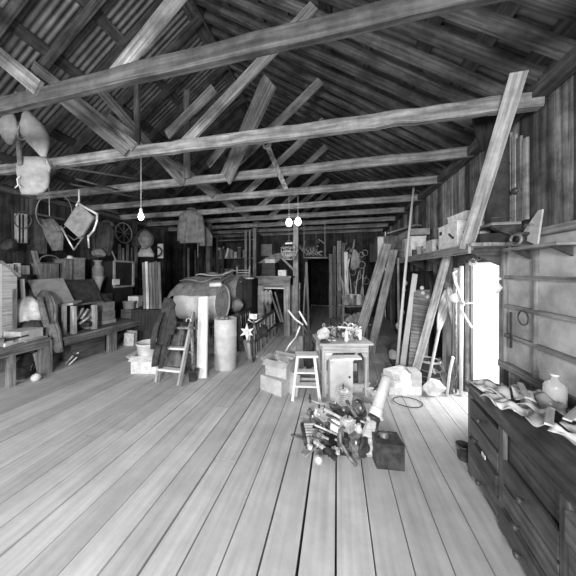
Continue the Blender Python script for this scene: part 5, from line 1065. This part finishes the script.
# step stool
t = thing('step_stool', 'small white-painted step stool standing left of the heaped table', 'stool', FL(306, 402))
fl_, fr_, tl_, tr_ = FL(292.5, 401), FL(320, 402), PD(297.5, 357, 3.12), PD(314.5, 357, 3.12); bl_, br_ = FL(297, 388), FL(317, 388)
for a, b_ in ((fl_, tl_), (fr_, tr_)):
    m = MB(); m.bar(a, b_, .034, .03, up=(0, 1, 0)); part(t, 'front_leg', m, 'white_wood')
for a, b_ in ((bl_, tl_+V((.0, .12, 0))), (br_, tr_+V((0, .12, 0)))):
    m = MB(); m.bar(a, b_, .028, .025, up=(0, 1, 0)); part(t, 'back_leg', m, 'wood_l')
m = MB(); c = (tl_+tr_)/2+V((-.0, .06, .01)); m.box(c, (.27, .17, .028), YAW); part(t, 'top', m, 'white_wood')
for k in (.33, .64):
    m = MB(); a = fl_.lerp(tl_, k)+V((0, .04, 0)); b_ = fr_.lerp(tr_, k)+V((0, .04, 0)); m.bar(a, b_, .11, .02); part(t, 'step', m, 'white_wood')
m = MB(); m.bar(bl_+UP*.12, br_+UP*.12, .02, .03); part(t, 'brace', m, 'wood_l')
# cartons
c = (FL(262, 389)+FL(285, 398))/2+V((.02, .12, 0)); carton('carton', 'lower pale cardboard carton of the two left of the step stool', 'box', c, (.34, .26, .19), -.42, 'card', False)
carton('carton', 'upper open pale carton of the two left of the step stool, paper inside', 'box', c+V((.04, .04, .196)), (.31, .25, .20), -.30, 'card', True)
m = MB(); m.box(c+V((.08, .04, .37)), (.16, .18, .05), .3, (.1, .3)); solo('white_papers', 'white papers sticking out of the upper open carton', 'papers', m, 'paper')
m = MB(); m.box(c+V((.23, -.06, .13)), (.015, .2, .26), .9, (0, .2)); solo('loose_card', 'loose pale card leaning between the cartons and the step stool', 'card', m, 'card')
# hand cart
t = thing('hand_cart', 'upended pale hand cart with two thin handles behind the step stool', 'cart', FL(293, 375)); d = 3.75
pts = [PD(283, 364, d), PD(285, 354, d), PD(290, 345, d), PD(296, 338, d), PD(302, 336, d+.05), PD(306, 345, d+.1), PD(307, 366, d+.1), PD(296, 372, d)]
m = MB(); m.slab(pts, FWD, .03); part(t, 'tray', m, 'mid'); m = MB(); m.tube([PD(283, 364, d-.02), PD(284, 355, d-.03), PD(289, 345.5, d-.03), PD(296, 337, d-.03), PD(300, 326, d-.1)], .016, 7); part(t, 'rim', m, 'steel')
for a in (((288, 310), (295, 319), (303, 325)), ((299, 311), (303, 318), (307, 325))):
    m = MB(); m.tube([PD(x, y, d-.15) for x, y in a], .014, 7); part(t, 'handle', m, 'white')
m = MB(); m.tube([PD(303, 325, d-.15), PD(304, 345, d), PD(305, 366, d)], .018, 7); m.tube([PD(303, 325, d-.15), PD(314, 345, d), PD(313, 362, d)], .014, 7); part(t, 'frame', m, 'iron')
m = MB(); w_c = FL(308, 372)+UP*.14; m.ring(w_c, .12, .02, (1, .2, 0), 24, 6); part(t, 'wheel', m, 'rubber')
heap('dark_bundle', 'dark bundle of straps hanging between hand cart and table', 'straps', 309, 366, 3.55, .07, .5, .07, 'cloth_d', 110, 5, .04)
# ================================================================== machinery on the floor in front
def engine(label, loc, rz, s, fins=7, mat='steel_m'):
    t = thing('engine', label, 'engine', loc); T_ = TM(loc, rz, 0, 0, s)
    m = MB(T_); m.box((0, 0, .07), (.24, .17, .14)); m.box((0, 0, .16), (.19, .14, .05)); part(t, 'crankcase', m, mat)
    m = MB(T_)
    for k in range(fins): m.box((-.05, 0, .195+k*.018), (.12, .12, .008))
    m.lathe([(.045, .18), (.045, .2+fins*.018)], (-.05, 0, 0), n=16); part(t, 'cylinder', m, 'steel')
    m = MB(T_); m.lathe([(.0, 0), (.09, 0), (.095, .012), (.09, .03), (.05, .035), (.03, .06), (0, .062)], (.12, 0, .1), (1, 0, 0), 24); part(t, 'flywheel', m, 'iron')
    m = MB(T_); m.tube([(-.05, -.07, .24), (-.06, -.13, .22), (-.02, -.17, .14), (.08, -.18, .06), (.16, -.19, .03)], .018, 9); part(t, 'exhaust', m, 'steel_m')
    m = MB(T_); m.lathe([(.03, 0), (.03, .05), (.02, .06), (.02, .09)], (.05, .05, .18), n=14); m.tube([(.05, .05, .2), (0, .06, .24), (-.04, .05, .23)], .012, 8); part(t, 'carburettor', m, 'steel')
    m = MB(T_); m.lathe([(.009, 0), (.009, .03), (.005, .03), (.005, .05)], (-.05, 0, .2+fins*.018), n=10); part(t, 'spark_plug', m, 'iron')
    for sx_ in (-.09, .09):
        for sy_ in (-.1, .1):
            m = MB(T_); m.lathe([(.012, 0), (.012, .03)], (sx_, sy_*.75, .14), n=6); part(t, 'bolt', m, 'steel')
    return t
engine('large finned engine block at the back of the machinery heap', FL(348, 424)+V((0, .05, 0)), .5, 1.05)
engine('third engine tipped beside the radiator, left in the machinery heap', FL(322, 432), 2.2, .8, 6)
engine('smaller engine lying at the front right of the machinery heap', FL(352, 450), -.6, .85, 6)
t = thing('tubular_frame', 'bright tubular metal frame standing over the machinery heap', 'frame', FL(335, 436))
A = [PD(324, 409, 2.35), PD(352, 424, 2.25), PD(357, 452, 2.12), PD(328, 438, 2.2)]
z_f = [V((p.x, p.y, .02)) for p in A]
m = MB(); m.tube([A[0], A[1], PD(356, 430, 2.2), A[2]], .014, 8); part(t, 'top_tube', m, 'steel')
m = MB(); m.tube([A[0]+V((.02, -.03, -.03)), A[1]+V((.02, -.03, -.03))], .01, 8); m.tube([A[0]+V((.03, -.06, -.06)), A[1]+V((.02, -.06, -.06))], .01, 8); part(t, 'rail', m, 'steel_m')
for p in (A[0], A[1]): m = MB(); m.tube([p, V((p.x, p.y, .01))], .013, 8); part(t, 'leg', m, 'steel_m')
m = MB(); m.slab([PD(331, 419, 2.3), PD(350, 428, 2.22), PD(346, 437, 2.2), PD(330, 430, 2.25)], (0, -.6, .8), .01); part(t, 'plate', m, 'steel')
# radiator
t = thing('radiator', 'finned radiator lying at the left of the machinery heap', 'radiator', FL(314, 442)); T_ = TM(FL(314, 440)+V((.0, .0, .0)), .25, 0, 0, 1)
m = MB(T_); m.box((0, 0, .04), (.18, .26, .06)); part(t, 'core', m, 'iron')
m = MB(T_)
for k in range(6): m.bar((-.08, -.1+k*.04, .085), (.08, -.1+k*.04, .085), .014, .014)
part(t, 'fins', m, 'steel'); m = MB(T_); m.tube([(-.09, -.14, .06), (-.09, .14, .06)], .022, 10); m.tube([(.09, -.14, .06), (.09, .14, .06)], .022, 10); part(t, 'tank', m, 'iron')
# gearwork: cog wheels, chains, springs
def cog(label, c, r, ax, n=14, mat='steel_m', name='cog_wheel'):
    t = thing(name, label, 'cog', c); ax = V(ax).normalized(); m = MB(); m.lathe([(r*.35, -.008), (r*.9, -.008), (r*.92, .008), (r*.35, .008)], c, ax, 28); 
    u = ax.cross(V((0, .1, 1))).normalized(); w = ax.cross(u)
    for k in range(n):
        a = 2*PI*k/n; e = u*math.cos(a)+w*math.sin(a); m.bar(c+e*r*.88, c+e*r*1.08, .012, .014, up=ax)
    part(t, 'wheel', m, mat); m = MB(); m.lathe([(r*.3, -.02), (r*.3, .02)], c, ax, 14); part(t, 'hub', m, 'iron')
cog('larger cog wheel lying tilted in the middle of the machinery heap', PD(345, 445, 2.12), .06, (.2, -.5, .9))
cog('small cog wheel at the lower front of the machinery heap', PD(335, 452, 2.08), .04, (-.3, -.5, .8), 10, 'steel')
cog('dark cog wheel standing at the right of the machinery heap', PD(362, 424, 2.35), .06, (.2, -1, .3), 16, 'iron')
for i, pts in enumerate([[(291, 435), (307, 441), (322, 446)], [(302, 452), (305, 457), (313, 450), (318, 445), (328, 448), (338, 457)], [(356, 420), (362, 412), (367, 416), (362, 424)], [(338, 402), (347, 404), (352, 412)], [(320, 410), (338, 414), (356, 423)], [(368, 445), (360, 450), (352, 447), (344, 440)]]):
    q = [FL(x, y, .03+.02*(i % 3)) for x, y in pts]; m = MB(); m.tube(q, .008, 7); solo('metal_rod', ['long thin straight', 'wavy pale', 'hooked bright', 'short curved', 'long bright', 'bent dark'][i]+' rod of the machinery heap', 'rod', m, ['steel_m', 'rope', 'steel', 'mid', 'steel', 'iron'][i])
random.seed(21)
for i in range(44):
    px = random.uniform(306, 366); py = random.uniform(408, 466); q = FL(px, py); h_ = random.uniform(.03, .14); r_ = random.uniform(.012, .03)
    a = random.uniform(0, 6.3); ax = V((math.cos(a)*.8, math.sin(a)*.8, random.uniform(.1, .9))).normalized()
    m = MB(); q = q+UP*(r_+.01+.05*(i % 3)); m.lathe([(r_*.6, 0), (r_, .004), (r_, h_*.5), (r_*1.3, h_*.5), (r_*1.3, h_*.6), (r_*.7, h_*.62), (r_*.7, h_)], q, ax, 14)
    solo('machine_part', 'small turned machine part scattered through the machinery heap', 'machine part', m, random.choice(['steel', 'steel_m', 'steel', 'iron', 'steel_m']), 'small parts in the machinery heap')
for i in range(14):
    px = random.uniform(318, 360); py = random.uniform(412, 455); q = FL(px, py)+UP*random.uniform(.05, .16); a = random.uniform(-.7, .3); L_ = random.uniform(.10, .26)
    dv = V((math.cos(a), math.sin(a)*.8, random.uniform(-.4, .25))).normalized(); m = MB()
    if i % 2: m.tube([q-dv*L_/2, q, q+dv*L_/2], random.uniform(.006, .012), 8)
    else: m.bar(q-dv*L_/2, q+dv*L_/2, .022, .008)
    solo('metal_bar', 'bright metal bar or tube crossing the machinery heap', 'bar', m, 'steel' if i % 3 else 'iron', 'bars in the machinery heap')
m = MB(); m.box(FL(344, 437)+UP*.02, (.46, .5, .03), .2); solo('oily_mat', 'dark oily sheet of board under the machinery heap', 'mat', m, 'wood_d')
# outboard motor leg
t = thing('outboard_motor', 'outboard motor propped upright, pale tube above and fin blade below', 'motor', FL(368, 457)); a = PD(387.5, 377, 2.30); b_ = PD(377, 409, 2.18); c_ = PD(368, 457, 2.06)
dd = (a-b_).normalized(); L_ = (a-b_).length
m = MB(); m.lathe([(0, L_*1.01), (.030, L_), (.040, L_*.97), (.045, L_*.9), (.048, 0), (.04, 0)], b_, dd, 28); part(t, 'tube', m, 'tank')
m = MB(); m.lathe([(.050, -.06), (.052, -.055), (.052, 0), (.050, .004)], b_, dd, 28); part(t, 'band', m, 'white', 'white band')
m = MB(); m.lathe([(.05, -.1), (.05, -.06)], b_, dd, 18); part(t, 'collar', m, 'iron')
b2 = b_-dd*.1; pe = RIGHT
m = MB(); P = [b2-pe*.035, b2+pe*.03, c_+pe*.035, c_-pe*.005, PD(361, 442, 2.12), PD(364, 432, 2.14)]; m.slab(P, FWD, .035); part(t, 'fin', m, 'wood_l')
m = MB(); m.tube([b2+pe*.04, c_+pe*.045+UP*.02], .012, 8); part(t, 'shaft', m, 'iron')
for i in range(2): 
    m = MB(); q = b_-dd*.07+RIGHT*(-.06 if i else .05); m.lathe([(.012, 0), (.02, .02), (.012, .04)], q, -FWD, 10); part(t, 'clamp_screw', m, 'steel')
# petrol can
q = PD(387, 272, 2.04); T_ = TM((q.x, q.y, 0), YAW-.12); t = thing('petrol_can', 'dark flat-topped petrol can with a round cap at the bottom of the view', 'can', (q.x, q.y, 0))
m = MB(T_); m.box((0, 0, .1), (.21, .17, .2)); part(t, 'body', m, 'iron'); m = MB(T_); m.lathe([(.035, .2), (.035, .212), (.028, .216), (.028, .235), (0, .238)], (-.02, .01, 0), n=20); part(t, 'cap', m, 'steel_m')
m = MB(T_); m.tube([(-.08, .0, .2), (-.06, .0, .235), (.06, 0, .235), (.08, 0, .2)], .007, 7); part(t, 'handle', m, 'iron')
# box-like pale panel between motor and bundles
m = MB(); q = FL(372, 403); m.box(q+V((.02, .1, .05)), (.10, .2, .10), .3); solo('pale_block', 'pale tin block behind the outboard motor tube', 'tin', m, 'paper')
for i in range(6):
    q = FL(366+i*1.6, 396-(i % 2)*5); m = MB(); a = random.uniform(0, 6); m.tube([q, q+V((.05*math.cos(a), .05*math.sin(a), .08)), q+V((.1*math.cos(a+.6), .1*math.sin(a+.6), .05+.03*i))], .01, 6); solo('metal_scrap', 'bent scrap of the small heap beside the right table leg', 'scrap', m, ['steel', 'iron', 'steel_m'][i % 3], 'scraps by the table leg')
# ================================================================== dark chest of drawers at the right
CX0, CX1, CY0, CY1, CZ = 1.0, 1.50, .75, 2.27, .69
TC = Matrix.Translation((1.0, 2.295, 0)) @ Matrix.Rotation(-.081, 4, 'Z') @ Matrix.Translation((-1.0, -2.295, 0))
t = thing('drawer_chest', 'dark scarred chest of drawers at the lower right under the window', 'chest', ((CX0+CX1)/2, (CY0+CY1)/2, 0))
m = MB(TC); m.box(((CX0+CX1)/2+.012, (CY0+CY1)/2, CZ/2-.02), (CX1-CX0-.02, CY1-CY0-.03, CZ-.045)); part(t, 'body', m, 'wood_k')
m = MB(TC); m.bar(((CX0+CX1)/2-.01, CY0, CZ-.0125), ((CX0+CX1)/2-.01, CY1+.02, CZ-.0125), CX1-CX0+.03, .025, up=UP); part(t, 'top', m, 'wood_k')
m = MB(TC); m.box((CX0+.004, (CY0+CY1)/2, CZ-.05), (.02, CY1-CY0, .05)); part(t, 'front_rail', m, 'wood_k')
stiles = [CY1-.03, 1.79, 1.30, CY0+.03]
for y in stiles: m = MB(TC); m.tone = 1.3; m.box((CX0+.0, y, (CZ-.07)/2), (.022, .05, CZ-.07)); part(t, 'stile', m, 'wood_k')
for k in range(3):
    ya_, yb_ = stiles[k+1]+.03, stiles[k]-.03; n_ = 4
    for j in range(n_):
        z0_ = .04+j*.142; m = MB(TC); m.tone = random.uniform(.8, 1.7); off = [0, .012, -.02, .0][(j+k) % 4]
        if k == 1 and j == 3: continue
        m.box((CX0-.004-off*.5, (ya_+yb_)/2, z0_+.062), (.02+abs(off), yb_-ya_, .122)); dr_ = part(t, 'drawer', m, 'wood_k')
        if j != 1 or k != 0:
            m = MB(TC); m.lathe([(.008, 0), (.010, .01), (.018, .02), (.016, .03), (0, .032)], (CX0-.02-abs(off), (ya_+yb_)/2, z0_+.062), (-1, 0, 0), 14); part(dr_, 'knob', m, 'iron')
m = MB(TC); m.box((CX0-.022, 1.98, .30), (.004, .05, .06)); part(t, 'paper_label', m, 'paper', 'white paper label')
m = MB(TC); m.bar((CX1-.02, CY0, CZ+.03), (CX1-.02, CY1, CZ+.03), .02, .06); part(t, 'back_strip', m, 'wood_k')
random.seed(5)
pl = [(1.06, 2.2, 'paper'), (1.16, 2.2, 'mid'), (1.05, 1.98, 'card'), (1.28, 2.15, 'card'), (1.2, 1.93, 'mid'), (1.08, 1.85, 'paper'), (1.33, 2.05, 'paper'), (1.10, 2.10, 'card'), (1.22, 2.05, 'paper'), (1.30, 1.95, 'mid'), (1.18, 1.85, 'card'), (1.35, 1.80, 'paper'), (1.12, 1.7, 'mid'), (1.25, 1.6, 'card'), (1.4, 1.65, 'wood'), (1.15, 1.5, 'paper')]
for i, (x, y, mt) in enumerate(pl):
    m = MB(TC @ TM((x, y, CZ+.004+.004*i), random.uniform(-.6, .6), random.uniform(-.03, .05))); w_, l_ = random.uniform(.07, .13), random.uniform(.12, .2)
    m.sheet(lambda u, v, w_=w_, l_=l_, i=i: V(((u-.5)*w_, (v-.5)*l_, .012+.025*math.sin(u*5+i)*math.sin(v*6+i*2))), 8, 8, .004); solo('paper_sheet', 'curled sheet in the litter of papers on the dark chest of drawers', 'paper', m, mt, 'papers on the chest of drawers')
for i, (x, y, l_) in enumerate([(1.2, 2.0, .3), (1.3, 1.75, .35), (1.12, 1.62, .25)]):
    m = MB(TC); a = random.uniform(.8, 2); m.bar((x-math.cos(a)*l_/2, y-math.sin(a)*l_/2, CZ+.10+.01*i), (x+math.cos(a)*l_/2, y+math.sin(a)*l_/2, CZ+.085+.01*i), .03, .01); solo('ruler', ['farthest', 'middle', 'nearest'][i]+' flat wooden strip on the papers of the dark chest', 'strip', m, 'wood_l')
p = V((1.36, 2.02, CZ+.002)); bottle('clear glass jar bottle on the far right of the dark chest', p, .055, .2, 'glass')
heap('dark_rag', 'dark rag at the far corner of the chest of drawers', 'rag', 484, 388, 1.98, .07, .05, .06, 'cloth_d', 120, 5, .02)
bucket('small dark pail on the floor beside the chest of drawers', FL(464, 459), .055, .12, 'iron', handle=True)
# window sill items
can('jar', 'dim glass jar on the right window sill', 'jar', V((1.5, 2.2, WZ0+.02)), .045, .12, 'grime')

for o in bpy.data.objects:
    if 'rx' in o: del o['rx']
